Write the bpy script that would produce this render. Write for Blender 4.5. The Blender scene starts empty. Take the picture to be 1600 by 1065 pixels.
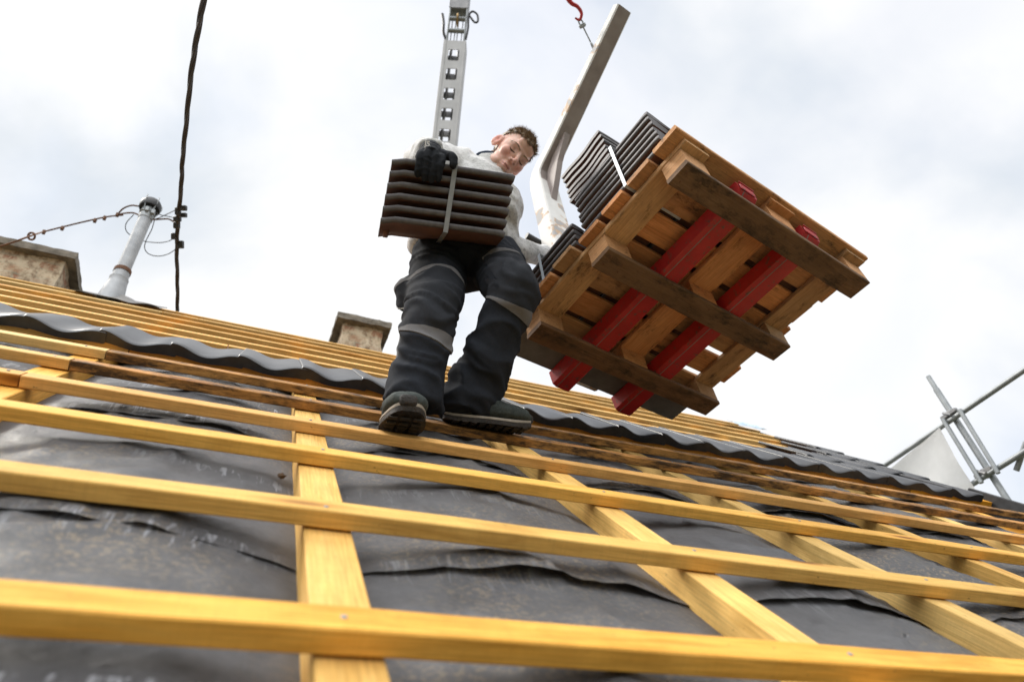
import bpy, bmesh, math, random
from mathutils import Vector, Matrix, noise, Euler
from math import pi, sin, cos, radians
random.seed(7)
S = bpy.context.scene
COL = S.collection

# ------------------------------------------------------------------ frames
PITCH = radians(42); H = .345; FPX = 1067.0; Z0 = 5.0
CM = ((0.924610485, -0.312747648, 0.217449671), (0.202956559, -0.078597705, -0.976028194), (0.322341567, 0.946578739, -0.009198076))
cp, sp = cos(PITCH), sin(PITCH)
ROOF = Matrix(((1, 0, 0, 0), (0, cp, -sp, 0), (0, sp, cp, Z0), (0, 0, 0, 1)))      # roof (along, up the slope, off the slope) -> world
RT = ROOF.to_3x3()
CAMLOC = ROOF @ Vector((0, 0, H))
AX = [RT @ Vector(r) for r in CM]                                                   # camera right, down, forward in world
def CP(x, y, t): return CAMLOC + AX[0] * ((x - 800) / FPX * t) + AX[1] * ((y - 532.5) / FPX * t) + AX[2] * t
def ray(x, y): return AX[0] * ((x - 800) / FPX) + AX[1] * ((y - 532.5) / FPX) + AX[2]
def RW(u, v, n): return ROOF @ Vector((u, v, n))
def uv_on_n(x, y, n):
    d = RT.transposed() @ ray(x, y); t = (n - H) / d.z
    return d.x * t, d.y * t
def u_on_v(x, y, v):
    d = RT.transposed() @ ray(x, y); return d.x * v / d.y

# ------------------------------------------------------------------ camera
cam = bpy.data.cameras.new('camera'); camo = bpy.data.objects.new('camera', cam); COL.objects.link(camo)
cam.sensor_width = 36; cam.lens = 24.0; cam.clip_start = .02; cam.clip_end = 5000
m = Matrix((AX[0], -AX[1], -AX[2])).transposed().to_4x4(); m.translation = CAMLOC
camo.matrix_world = m
cam.dof.use_dof = True; cam.dof.focus_distance = 2.45; cam.dof.aperture_fstop = 2.8
S.camera = camo

# ------------------------------------------------------------------ world: bright overcast with thin blue gaps
SUN_EL, SUN_AZ = radians(52), radians(-55)      # azimuth from +Y towards +X
w = bpy.data.worlds.new('World'); S.world = w; w.use_nodes = True
nt = w.node_tree; nt.nodes.clear()
def nn(t, typ, **k):
    n = t.nodes.new(typ)
    for a, b in k.items():
        if a in ('i',):
            for kk, vv in b.items(): n.inputs[kk].default_value = vv
        else: setattr(n, a, b)
    return n
out = nn(nt, 'ShaderNodeOutputWorld')
sky = nn(nt, 'ShaderNodeTexSky', sky_type='NISHITA', sun_disc=False, sun_elevation=SUN_EL, sun_rotation=SUN_AZ, air_density=1.0, dust_density=1.5, ozone_density=1.0)
bgs = nn(nt, 'ShaderNodeBackground', i={'Strength': .15})
nt.links.new(sky.outputs[0], bgs.inputs[0])
tc = nn(nt, 'ShaderNodeTexCoord')
n1 = nn(nt, 'ShaderNodeTexNoise', i={'Scale': 2.1, 'Detail': 6, 'Roughness': .5, 'Distortion': .35})
n2 = nn(nt, 'ShaderNodeTexNoise', i={'Scale': 1.9, 'Detail': 6, 'Roughness': .5, 'Distortion': .3})
mp = nn(nt, 'ShaderNodeMapping', i={'Location': (3.1, 1.7, .4), 'Scale': (1, 1, 1.3)})
mp2 = nn(nt, 'ShaderNodeMapping', i={'Location': (7.7, 2.2, 5.4), 'Scale': (1, 1, 1.3)})
nt.links.new(tc.outputs['Generated'], mp.inputs[0]); nt.links.new(mp.outputs[0], n1.inputs['Vector'])
nt.links.new(tc.outputs['Generated'], mp2.inputs[0]); nt.links.new(mp2.outputs[0], n2.inputs['Vector'])
r1 = nn(nt, 'ShaderNodeValToRGB')          # cover
r1.color_ramp.elements[0].position = .36; r1.color_ramp.elements[0].color = (.80, .80, .80, 1)
r1.color_ramp.elements[1].position = .56; r1.color_ramp.elements[1].color = (1, 1, 1, 1)
nt.links.new(n1.outputs[0], r1.inputs[0])
r2 = nn(nt, 'ShaderNodeValToRGB')          # cloud brightness
r2.color_ramp.elements[0].position = .36; r2.color_ramp.elements[0].color = (.72, .775, .84, 1)
r2.color_ramp.elements[1].position = .54; r2.color_ramp.elements[1].color = (1.0, 1.0, 1.0, 1)
nt.links.new(n2.outputs[0], r2.inputs[0])
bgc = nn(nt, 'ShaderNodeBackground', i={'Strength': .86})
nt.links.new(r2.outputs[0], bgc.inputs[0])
dp = nn(nt, 'ShaderNodeVectorMath', operation='DOT_PRODUCT'); dp.inputs[1].default_value = Vector((-.25, -.38, .89)).normalized()   # sky brightness added overhead and behind the camera, out of view, as extra light
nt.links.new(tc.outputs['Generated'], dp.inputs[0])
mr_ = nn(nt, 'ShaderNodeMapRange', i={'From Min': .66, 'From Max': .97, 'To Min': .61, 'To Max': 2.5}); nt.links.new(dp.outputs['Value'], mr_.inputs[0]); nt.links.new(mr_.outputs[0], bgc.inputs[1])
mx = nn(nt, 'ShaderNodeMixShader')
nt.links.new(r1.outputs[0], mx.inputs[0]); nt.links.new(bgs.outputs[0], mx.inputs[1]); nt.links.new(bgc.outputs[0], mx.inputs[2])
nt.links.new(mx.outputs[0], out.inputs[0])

sl = bpy.data.lights.new('sun', 'SUN'); sl.energy = 1.5; sl.angle = radians(14); sl.color = (1, .95, .87)
so = bpy.data.objects.new('sun', sl); COL.objects.link(so)
sd = Vector((sin(SUN_AZ) * cos(SUN_EL), cos(SUN_AZ) * cos(SUN_EL), sin(SUN_EL)))
so.rotation_euler = sd.to_track_quat('Z', 'Y').to_euler(); so.location = (0, 0, 30)
S.view_settings.view_transform = 'Standard'; S.view_settings.look = 'None'; S.view_settings.gamma = 1
S.view_settings.exposure = .80

# ------------------------------------------------------------------ materials
class Mt:
    def __init__(s, name, rough=.7, metal=0., spec=.5):
        s.m = bpy.data.materials.new(name); s.m.use_nodes = True; s.t = s.m.node_tree
        s.b = s.t.nodes['Principled BSDF']; s.b.inputs['Roughness'].default_value = rough
        s.b.inputs['Metallic'].default_value = metal; s.b.inputs['Specular IOR Level'].default_value = spec
        s._tc = None; s.h = None
    def tc(s, scale=(1, 1, 1), loc=(0, 0, 0), rnd=0.):
        if s._tc is None: s._tc = nn(s.t, 'ShaderNodeTexCoord')
        src = s._tc.outputs['Object']
        if rnd:
            oi = nn(s.t, 'ShaderNodeObjectInfo'); ml = nn(s.t, 'ShaderNodeMath', operation='MULTIPLY'); ml.inputs[1].default_value = rnd
            s.t.links.new(oi.outputs['Random'], ml.inputs[0])
            ad = nn(s.t, 'ShaderNodeVectorMath', operation='ADD'); s.t.links.new(src, ad.inputs[0]); s.t.links.new(ml.outputs[0], ad.inputs[1]); src = ad.outputs[0]
        mpn = nn(s.t, 'ShaderNodeMapping', i={'Scale': scale, 'Location': loc}); s.t.links.new(src, mpn.inputs[0]); return mpn.outputs[0]
    def noise(s, vec, scale=5, detail=4, rough=.55, dist=0.):
        n = nn(s.t, 'ShaderNodeTexNoise', i={'Scale': scale, 'Detail': detail, 'Roughness': rough, 'Distortion': dist})
        s.t.links.new(vec, n.inputs['Vector']); return n.outputs[0]
    def vor(s, vec, scale=5, feature='F1'):
        n = nn(s.t, 'ShaderNodeTexVoronoi', feature=feature, i={'Scale': scale}); s.t.links.new(vec, n.inputs['Vector']); return n.outputs[0]
    def ramp(s, fac, *st):
        r = nn(s.t, 'ShaderNodeValToRGB'); e = r.color_ramp.elements
        while len(e) < len(st): e.new(.5)
        for k, (p, c) in enumerate(st):
            e[k].position = p; e[k].color = (c, c, c, 1) if not hasattr(c, '__len__') else (*c, 1)
        s.t.links.new(fac, r.inputs[0]); return r.outputs[0]
    def mix(s, fac, a, b, mode='MIX'):
        n = nn(s.t, 'ShaderNodeMixRGB', blend_type=mode)
        for k, v in ((0, fac), (1, a), (2, b)):
            if hasattr(v, 'is_linked'): s.t.links.new(v, n.inputs[k])
            elif hasattr(v, '__len__'): n.inputs[k].default_value = (*v, 1)
            else: n.inputs[k].default_value = v
        return n.outputs[0]
    def rnd(s):
        return nn(s.t, 'ShaderNodeObjectInfo').outputs['Random']
    def col(s, c):
        if hasattr(c, 'is_linked'): s.t.links.new(c, s.b.inputs['Base Color'])
        else: s.b.inputs['Base Color'].default_value = (*c, 1)
        return s
    def rough(s, c): s.t.links.new(c, s.b.inputs['Roughness']); return s
    def bump(s, h, strength=.3, dist=.01):
        n = nn(s.t, 'ShaderNodeBump', i={'Strength': strength, 'Distance': dist}); s.t.links.new(h, n.inputs['Height']); s.t.links.new(n.outputs[0], s.b.inputs['Normal']); return s
    def sheen(s, v=.3): s.b.inputs['Sheen Weight'].default_value = v; return s

def wood(name, light, dark, mold=0., knots=.8, rough=.75, moldcol=(.035, .025, .016), ring=8):
    M_ = Mt(name, rough, spec=.25)
    v = M_.tc((1.1, ring, ring), rnd=37.)
    g = M_.noise(v, 3.2, 6, .62, 1.1)
    f = M_.noise(M_.tc((5, 170, 170), rnd=11.), 1.5, 4, .65)
    saw = M_.noise(M_.tc((210, 9, 9), rnd=3.), 1., 3, .6)
    c = M_.ramp(g, (.30, dark), (.50, tuple(a * .6 + b * .4 for a, b in zip(light, dark))), (.62, light))
    c = M_.mix(.5, c, M_.ramp(f, (.33, tuple(x * .50 for x in light)), (.60, tuple(min(1, x * 1.1) for x in light))))
    c = M_.mix(M_.ramp(saw, (.45, 0.), (.75, .22)), c, tuple(x * .6 for x in light))
    k = M_.vor(M_.tc((2.0, 8.5, 8.5), rnd=19.), 1.15)
    kk = M_.ramp(k, (.10, 1.), (.26, 0.)); k2 = M_.ramp(k, (.05, 1.), (.14, 0.))
    c = M_.mix(M_.mix(1., kk, (knots * .75,) * 3, 'MULTIPLY'), c, tuple(x * y for x, y in zip(dark, (.75, .6, .5))))
    c = M_.mix(M_.mix(1., k2, (knots,) * 3, 'MULTIPLY'), c, (.10, .035, .012))
    b = M_.noise(M_.tc((1, 1.5, 1.5), rnd=5.), 2.4, 6, .68)
    c = M_.mix(M_.ramp(b, (.48, 0.), (.72, .55)), c, tuple(x * .55 for x in dark))
    pk = M_.noise(M_.tc((1.5, 3, 3), rnd=23.), 26, 4, .7)
    c = M_.mix(M_.ramp(pk, (.66, 0.), (.72, .7)), c, (.09, .05, .025))
    if mold:
        mm = M_.noise(M_.tc((2.2, 5, 9), rnd=29.), 3.4, 9, .76)
        c = M_.mix(M_.ramp(mm, (.60 - .22 * mold, 0.), (.74 - .18 * mold, .92)), c, moldcol)
    hv = nn(M_.t, 'ShaderNodeHueSaturation'); M_.t.links.new(c, hv.inputs['Color'])
    mr = nn(M_.t, 'ShaderNodeMapRange', i={'To Min': .84, 'To Max': 1.10}); M_.t.links.new(M_.rnd(), mr.inputs[0]); M_.t.links.new(mr.outputs[0], hv.inputs['Value'])
    r7 = nn(M_.t, 'ShaderNodeMath', operation='MULTIPLY'); r7.inputs[1].default_value = 7.31; M_.t.links.new(M_.rnd(), r7.inputs[0])
    rf = nn(M_.t, 'ShaderNodeMath', operation='FRACT'); M_.t.links.new(r7.outputs[0], rf.inputs[0])
    mh = nn(M_.t, 'ShaderNodeMapRange', i={'To Min': .488, 'To Max': .507}); M_.t.links.new(rf.outputs[0], mh.inputs[0]); M_.t.links.new(mh.outputs[0], hv.inputs['Hue'])
    ms = nn(M_.t, 'ShaderNodeMapRange', i={'To Min': 1.14, 'To Max': .96}); M_.t.links.new(rf.outputs[0], ms.inputs[0]); M_.t.links.new(ms.outputs[0], hv.inputs['Saturation'])
    M_.col(hv.outputs[0]); M_.bump(M_.mix(.5, g, f), .4, .005)
    return M_.m
W_YEL = wood('fresh yellow batten wood', (.86, .52, .15), (.60, .29, .055))
W_PALE = wood('pale rafter wood', (.86, .56, .20), (.66, .36, .085))
W_ORA = wood('orange batten wood', (.78, .43, .14), (.52, .23, .055))
W_MOLD = wood('weathered batten wood with mould', (.70, .41, .16), (.44, .22, .075), mold=.8)
W_FAR = wood('golden batten wood', (.82, .53, .21), (.60, .33, .09))
W_PAL = wood('orange pallet wood', (.66, .37, .18), (.44, .205, .085), mold=.22, knots=.6)
W_PAL2 = wood('brown pallet wood', (.53, .30, .15), (.34, .165, .075), mold=.35, knots=.7)
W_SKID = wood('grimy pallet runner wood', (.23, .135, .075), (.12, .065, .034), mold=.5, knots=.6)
W_BLK = wood('pale pallet block wood', (.56, .36, .19), (.40, .22, .10), mold=.2, ring=14)

def m_membrane():
    M_ = Mt('grey roofing membrane', .5, spec=.5)
    v = M_.tc()
    a = M_.noise(v, 5, 7, .65, .5); b = M_.noise(v, 45, 5, .7)
    c = M_.ramp(a, (.3, (.135, .134, .139)), (.7, (.235, .232, .238)))
    c = M_.mix(.3, c, M_.ramp(b, (.3, (.09, .09, .095)), (.7, (.25, .245, .25))))
    # sawdust in drifts
    p1 = M_.ramp(M_.noise(M_.tc((1, 1.4, 1), (.35, .2, 0)), 1.7, 3, .5), (.46, 0.), (.60, 1.))
    p2 = M_.ramp(M_.noise(v, 95, 4, .75), (.505, 0.), (.60, .8))
    c = M_.mix(M_.mix(1., p1, p2, 'MULTIPLY'), c, (.46, .37, .26))
    # frayed pale fibres hanging just below the battens (roof coordinate y modulo the batten gauge)
    sx = nn(M_.t, 'ShaderNodeSeparateXYZ'); M_.t.links.new(M_._tc.outputs['Object'], sx.inputs[0])
    md = nn(M_.t, 'ShaderNodeMath', operation='MULTIPLY_ADD'); md.inputs[1].default_value = 1 / .4115; md.inputs[2].default_value = -.708 / .4115; M_.t.links.new(sx.outputs[1], md.inputs[0])
    fr = nn(M_.t, 'ShaderNodeMath', operation='FRACT'); M_.t.links.new(md.outputs[0], fr.inputs[0])
    zone = M_.ramp(fr.outputs[0], (.70, 0.), (.93, 1.), (.99, 1.))
    th = M_.noise(M_.tc((75, 7, 1), (4, 1, 0)), 1., 5, .65, .7)
    ad2 = nn(M_.t, 'ShaderNodeMath', operation='MULTIPLY_ADD'); ad2.inputs[1].default_value = .17; M_.t.links.new(zone, ad2.inputs[0]); M_.t.links.new(th, ad2.inputs[2])
    d1 = M_.ramp(ad2.outputs[0], (.69, 0.), (.76, .85))
    d2 = M_.ramp(M_.noise(M_.tc((1, 1.2, 1), (9, 4, 0)), 1.5, 3, .6), (.44, 0.), (.54, 1.))
    xm = M_.ramp(sx.outputs[0], (.05, 1.), (.35, .30))
    c = M_.mix(M_.mix(1., M_.mix(1., d1, d2, 'MULTIPLY'), xm, 'MULTIPLY'), c, (.62, .63, .67))
    wv = M_.noise(M_.tc((1, .35, 1), (2, 2, 0)), 3.2, 6, .7, .8)
    c = M_.mix(M_.ramp(wv, (.50, 0.), (.72, .5)), c, (.30, .29, .29))
    M_.col(c); M_.rough(M_.ramp(a, (.3, .36), (.7, .58))); M_.bump(M_.mix(.5, a, b), .35, .012)
    return M_.m
MEMB = m_membrane()
def simple(name, c1, c2, scale=20, rough=.6, metal=0., bump=.15, det=5, spec=.5, rndv=9., dist=.004):
    M_ = Mt(name, rough, metal, spec); a = M_.noise(M_.tc(rnd=rndv), scale, det, .62)
    M_.col(M_.ramp(a, (.32, c1), (.68, c2))); M_.bump(a, bump, dist); return M_.m
TILE = simple('dark engobed clay', (.013, .013, .015), (.028, .028, .032), 30, .36, bump=.08)
TILE2 = simple('dark brown engobed clay', (.060, .054, .055), (.105, .096, .098), 40, .55, bump=.12)
CLAY = simple('unglazed brown clay underside', (.085, .036, .024), (.15, .066, .042), 14, .8, bump=.2)
def m_red():
    M_ = Mt('worn red paint', .42); v = M_.tc(rnd=3.)
    a = M_.noise(v, 9, 6, .7); b = M_.noise(M_.tc((1, 1, 1), (3, 3, 3), 7.), 45, 6, .75)
    c = M_.ramp(a, (.3, (.31, .008, .009)), (.7, (.47, .020, .019)))
    c = M_.mix(M_.ramp(b, (.57, 0.), (.62, .9)), c, (.10, .055, .04)); M_.col(c); M_.bump(b, .12, .003); return M_.m
RED = m_red()
def m_white():
    M_ = Mt('chipped white paint over steel', .7); v = M_.tc()
    a = M_.noise(v, 5, 6, .65, .4); b = M_.noise(v, 2.2, 5, .6, .3)
    c = M_.ramp(a, (.3, (.60, .58, .55)), (.7, (.74, .73, .71)))
    c = M_.mix(M_.ramp(b, (.585, 0.), (.60, 1.)), c, (.50, .33, .20))
    c = M_.mix(M_.ramp(b, (.602, 0.), (.612, 1.)), c, (.36, .35, .345)); M_.col(c); M_.bump(a, .1, .003); return M_.m
WHITE = m_white()
TAUPE = simple('taupe steel', (.23, .185, .17), (.32, .27, .25), 7, .6, bump=.06)
GREYST = simple('bare grey steel', (.16, .16, .165), (.27, .265, .26), 10, .45, .6, bump=.05)
PLATE = simple('dull grey plate', (.11, .105, .10), (.20, .19, .18), 8, .65, .0, bump=.08)
GALV = simple('galvanised steel', (.22, .235, .24), (.32, .335, .34), 9, .5, .4, bump=.0)
ZINC = simple('zinc pipe', (.27, .28, .29), (.40, .41, .42), 12, .55, .3, bump=.06)
ALU = simple('aluminium boom', (.34, .335, .33), (.42, .415, .41), 5, .5, .3, bump=.03)
BLACK = simple('black rubber', (.012, .012, .013), (.03, .03, .032), 30, .5)
CABLE = simple('weathered cable sheath', (.018, .015, .014), (.045, .038, .034), 60, .7)
RUST = simple('rusty iron', (.10, .045, .022), (.20, .10, .055), 60, .8, .2)
STRAP = simple('grey plastic strap', (.20, .21, .22), (.28, .29, .30), 30, .4)
STRAPL = simple('pale blue plastic strap', (.42, .47, .52), (.52, .57, .62), 30, .4)
TARP = simple('white tarpaulin', (.74, .735, .73), (.82, .815, .81), 6, .7, bump=.2, dist=.01)
GROUND = simple('grass and gravel ground', (.05, .06, .03), (.12, .11, .07), 1.3, .95)
FELT = simple('black felt', (.015, .015, .016), (.04, .04, .042), 18, .7, bump=.3)
MOSS = simple('brown moss clod', (.05, .03, .018), (.14, .08, .04), 60, .95, bump=.6)
BLUEPL = simple('blue plastic sheet', (.30, .42, .52), (.5, .6, .68), 12, .3)
CONC = simple('weathered concrete', (.10, .085, .065), (.24, .21, .17), 16, .9, bump=.5, dist=.01)
def m_fabric(name, c1, c2, sc=320, big=7, rough=.9, sheen=.08):
    M_ = Mt(name, rough, spec=.2); v = M_.tc()
    a = M_.noise(v, sc, 2, .6); b = M_.noise(v, big, 5, .6)
    c = M_.mix(.5, M_.ramp(a, (.3, c1), (.7, c2)), M_.ramp(b, (.3, c1), (.7, c2)))
    M_.col(c); M_.bump(M_.mix(.25, b, a), .25, .006); M_.sheen(0); return M_.m
NAVY = m_fabric('navy work cloth', (.011, .0128, .0170), (.026, .0295, .038))
PADC = m_fabric('charcoal knee cloth', (.014, .0155, .019), (.030, .032, .038))
GREYC = m_fabric('grey trim cloth', (.12, .116, .117), (.165, .16, .162))
DNAVY = m_fabric('dark navy collar cloth', (.018, .026, .045), (.032, .044, .07))
GLOVE = m_fabric('black knit glove', (.006, .007, .009), (.015, .017, .021), 420, 60, .85)
def m_mel():
    M_ = Mt('white melange fleece', .95, spec=.15); v = M_.tc((1, 1, 2.2))
    a = M_.noise(v, 70, 5, .75, .5); b = M_.noise(M_.tc(), 7, 4, .6)
    c = M_.ramp(a, (.33, (.36, .355, .35)), (.45, (.66, .65, .635)), (.62, (.80, .79, .775)))
    c = M_.mix(M_.ramp(b, (.45, 0.), (.7, .45)), c, (.36, .36, .36), 'MULTIPLY')
    M_.col(c); M_.bump(a, .35, .006); M_.sheen(.4); return M_.m
MEL = m_mel()
def m_skin():
    M_ = Mt('skin', .48, spec=.4)
    at = nn(M_.t, 'ShaderNodeAttribute', attribute_name='tint')
    a = M_.noise(M_.tc(), 60, 4, .6)
    M_.col(M_.mix(M_.ramp(a, (.3, 0.), (.7, .18)), at.outputs['Color'], (.55, .22, .16)))
    M_.b.inputs['Subsurface Weight'].default_value = .22; M_.b.inputs['Subsurface Radius'].default_value = (1, .35, .2); M_.b.inputs['Subsurface Scale'].default_value = .006
    M_.bump(M_.noise(M_.tc(), 350, 3, .6), .08, .002); return M_.m
SKIN = m_skin()
HAIR = simple('brown hair', (.11, .073, .043), (.40, .28, .17), 90, .5, bump=.0)
EYED = simple('dark lashes', (.02, .013, .01), (.04, .026, .02), 60, .6)
def m_shoe():
    M_ = Mt('green grey suede', .85, spec=.2); v = M_.tc(); a = M_.noise(v, 14, 6, .7); b = M_.noise(v, 160, 3, .6)
    c = M_.ramp(a, (.3, (.014, .019, .018)), (.72, (.055, .068, .062))); M_.col(M_.mix(.25, c, M_.ramp(b, (.3, (.03, .03, .03)), (.7, (.13, .14, .13))))); M_.bump(M_.mix(.5, a, b), .3, .004); return M_.m
SHOE = m_shoe()
SOLE = simple('black tread rubber', (.008, .007, .006), (.030, .020, .012), 22, .75, bump=.8, dist=.02)
MIDS = simple('dirty pale sole rim', (.20, .17, .13), (.36, .31, .25), 30, .8)
LACE = simple('grey lace', (.05, .047, .044), (.12, .11, .10), 80, .9)
WHITEP = simple('white print', (.75, .75, .75), (.85, .85, .85), 30, .7)
def m_brick():
    M_ = Mt('old brick and lime render', .92, spec=.2); v = M_.tc()
    br = nn(M_.t, 'ShaderNodeTexBrick', i={'Scale': 1., 'Brick Width': .24, 'Row Height': .075, 'Mortar Size': .011, 'Mortar Smooth': .5, 'Color1': (.27, .125, .075, 1), 'Color2': (.44, .31, .20, 1), 'Mortar': (.30, .25, .18, 1)})
    sx = nn(M_.t, 'ShaderNodeSeparateXYZ'); cx = nn(M_.t, 'ShaderNodeCombineXYZ'); ad = nn(M_.t, 'ShaderNodeMath', operation='ADD')
    ds = M_.noise(v, 9, 3, .6)
    M_.t.links.new(v, sx.inputs[0]); M_.t.links.new(sx.outputs[0], ad.inputs[0]); M_.t.links.new(sx.outputs[1], ad.inputs[1])
    m2 = nn(M_.t, 'ShaderNodeMath', operation='MULTIPLY_ADD'); m2.inputs[1].default_value = .05; M_.t.links.new(ds, m2.inputs[0]); M_.t.links.new(sx.outputs[2], m2.inputs[2])
    M_.t.links.new(ad.outputs[0], cx.inputs[0]); M_.t.links.new(m2.outputs[0], cx.inputs[1]); M_.t.links.new(cx.outputs[0], br.inputs['Vector'])
    a = M_.noise(v, 7, 7, .7, .6)
    c = M_.mix(M_.ramp(a, (.42, 0.), (.54, .85)), br.outputs[0], (.55, .46, .33))
    c = M_.mix(M_.ramp(M_.noise(v, 13, 6, .7), (.50, 0.), (.64, .85)), c, (.15, .085, .045))
    M_.col(c); M_.bump(M_.mix(.5, a, br.outputs[0]), .9, .02); return M_.m
BRICK = m_brick()

# ------------------------------------------------------------------ mesh helpers
def link(o): COL.objects.link(o); return o
def finish(bm, name, mats, parent=None, mw=None, smooth=True, angle=40):
    bmesh.ops.recalc_face_normals(bm, faces=bm.faces)
    me = bpy.data.meshes.new(name); bm.to_mesh(me); bm.free()
    if not isinstance(mats, (list, tuple)): mats = [mats]
    for x in mats: me.materials.append(x)
    if smooth:
        me.polygons.foreach_set('use_smooth', [True] * len(me.polygons))
        try: me.set_sharp_from_angle(angle=radians(angle))
        except Exception: pass
    o = link(bpy.data.objects.new(name, me))
    if parent is not None: o.parent = parent
    elif mw is not None: o.matrix_world = mw
    return o
def tag(o, label=None, cat=None, group=None, kind=None):
    if label: o['label'] = label
    if cat: o['category'] = cat
    if group: o['group'] = group
    if kind: o['kind'] = kind
    return o
def thing(name, label, cat, mw, group=None):
    o = link(bpy.data.objects.new(name, None)); o.empty_display_size = .1; o.matrix_world = mw
    return tag(o, label, cat, group)
def T(v): return Matrix.Translation(Vector(v))
def frame(org, x, y=None, z=None):
    x = Vector(x).normalized()
    if z is not None:
        z = Vector(z); z = (z - x * z.dot(x)).normalized(); y = z.cross(x)
    else:
        y = Vector(y); y = (y - x * y.dot(x)).normalized(); z = x.cross(y)
    mm = Matrix((x, y, z)).transposed().to_4x4(); mm.translation = Vector(org); return mm
def box(bm, lo, hi, bev=.0, mi=0, mw=None, seg=1):
    lo, hi = Vector(lo), Vector(hi)
    r = bmesh.ops.create_cube(bm, size=1); vs = r['verts']
    for v in vs: v.co = Vector(((lo[i] + hi[i]) / 2 + v.co[i] * (hi[i] - lo[i]) for i in range(3)))
    fs = list({f for v in vs for f in v.link_faces})
    for f in fs: f.material_index = mi
    if bev:
        es = list({e for v in vs for e in v.link_edges})
        rr = bmesh.ops.bevel(bm, geom=es, offset=bev, segments=seg, affect='EDGES', profile=.5)
        vs = list({v for f in rr['faces'] for v in f.verts} | {v for v in vs if v.is_valid})
        for f in rr['faces']: f.material_index = mi
    if mw is not None:
        for v in vs: v.co = mw @ v.co
    return vs
def rings(bm, rs, cap=True, mi=0, close=False):
    prev = None; first = None; allv = []
    for r in rs:
        cur = [bm.verts.new(p) for p in r]; allv.append(cur)
        if prev:
            n = len(cur)
            for i in range(n):
                f = bm.faces.new((prev[i], prev[(i + 1) % n], cur[(i + 1) % n], cur[i])); f.material_index = mi
        else: first = cur
        prev = cur
    if cap:
        bm.faces.new(first[::-1]).material_index = mi; bm.faces.new(prev).material_index = mi
    return allv
def cr(P, n=6):
    P = [Vector(p) for p in P]
    if len(P) < 3: return [P[0].lerp(P[-1], i / n) for i in range(n + 1)]
    o = []
    for i in range(len(P) - 1):
        a = P[i - 1] if i else P[0] * 2 - P[1]; b, c = P[i], P[i + 1]; d = P[i + 2] if i + 2 < len(P) else P[-1] * 2 - P[-2]
        for k in range(n):
            t = k / n
            o.append(.5 * ((2 * b) + (c - a) * t + (2 * a - 5 * b + 4 * c - d) * t * t + (3 * b - a - 3 * c + d) * t ** 3))
    o.append(P[-1]); return o
def tube(bm, P, r, seg=10, n=6, cap=True, mi=0, wob=0.):
    """r: number or list of radii at the control points"""
    pts = cr(P, n); K = len(P)
    if not hasattr(r, '__len__'): r = [r] * K
    rad = []
    for i in range(len(pts)):
        s = i / (len(pts) - 1) * (K - 1); j = min(int(s), K - 2); rad.append(r[j] + (r[j + 1] - r[j]) * (s - j))
    up = None; rs = []
    for i, p in enumerate(pts):
        d = (pts[min(i + 1, len(pts) - 1)] - pts[max(i - 1, 0)]).normalized()
        if up is None:
            up = Vector((0, 0, 1)) if abs(d.z) < .9 else Vector((1, 0, 0))
        a = (up - d * up.dot(d)).normalized(); up = a; b = d.cross(a)
        rr = rad[i]
        rs.append([p + (a * cos(2 * pi * k / seg) + b * sin(2 * pi * k / seg)) * rr for k in range(seg)])
    return rings(bm, rs, cap, mi)
def ell(bm, c, r, mw=None, u=20, v=12):
    res = bmesh.ops.create_uvsphere(bm, u_segments=u, v_segments=v, radius=1)
    for x in res['verts']:
        x.co = Vector((c[i] + x.co[i] * r[i] for i in range(3)))
        if mw is not None: x.co = mw @ x.co
    return res['verts']
def lathe(bm, prof, mw=None, seg=24, mi=0):
    rs = [[Vector((r * cos(2 * pi * k / seg), r * sin(2 * pi * k / seg), z)) for k in range(seg)] for r, z in prof]
    vs = rings(bm, rs, True, mi)
    if mw is not None:
        for q in vs:
            for v in q: v.co = mw @ v.co
def remesh(bm, voxel, smooth=4, factor=.5):
    me = bpy.data.meshes.new('tmp'); bmesh.ops.recalc_face_normals(bm, faces=bm.faces); bm.to_mesh(me); bm.free()
    o = link(bpy.data.objects.new('tmp', me))
    md = o.modifiers.new('r', 'REMESH'); md.mode = 'VOXEL'; md.voxel_size = voxel
    if smooth:
        s = o.modifiers.new('s', 'SMOOTH'); s.iterations = smooth; s.factor = factor
    dg = bpy.context.evaluated_depsgraph_get(); dg.update()
    e = o.evaluated_get(dg); m2 = bpy.data.meshes.new_from_object(e)
    b = bmesh.new(); b.from_mesh(m2)
    bpy.data.objects.remove(o); bpy.data.meshes.remove(me); bpy.data.meshes.remove(m2)
    b.normal_update(); return b
def fbm(p, o=4): return noise.fractal(p, 1.0, 2.0, o, noise_basis='PERLIN_ORIGINAL')
def tolocal(bm, mw):
    iv = mw.inverted()
    for v in bm.verts: v.co = iv @ v.co
    return bm

# ------------------------------------------------------------------ ground
bm = bmesh.new(); bmesh.ops.create_grid(bm, x_segments=40, y_segments=40, size=1500)
for v in bm.verts: v.co.z = -1.0 + fbm(v.co * .004) * 6 * min(1, v.co.length / 300)
tag(finish(bm, 'ground', GROUND), kind='structure')

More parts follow.
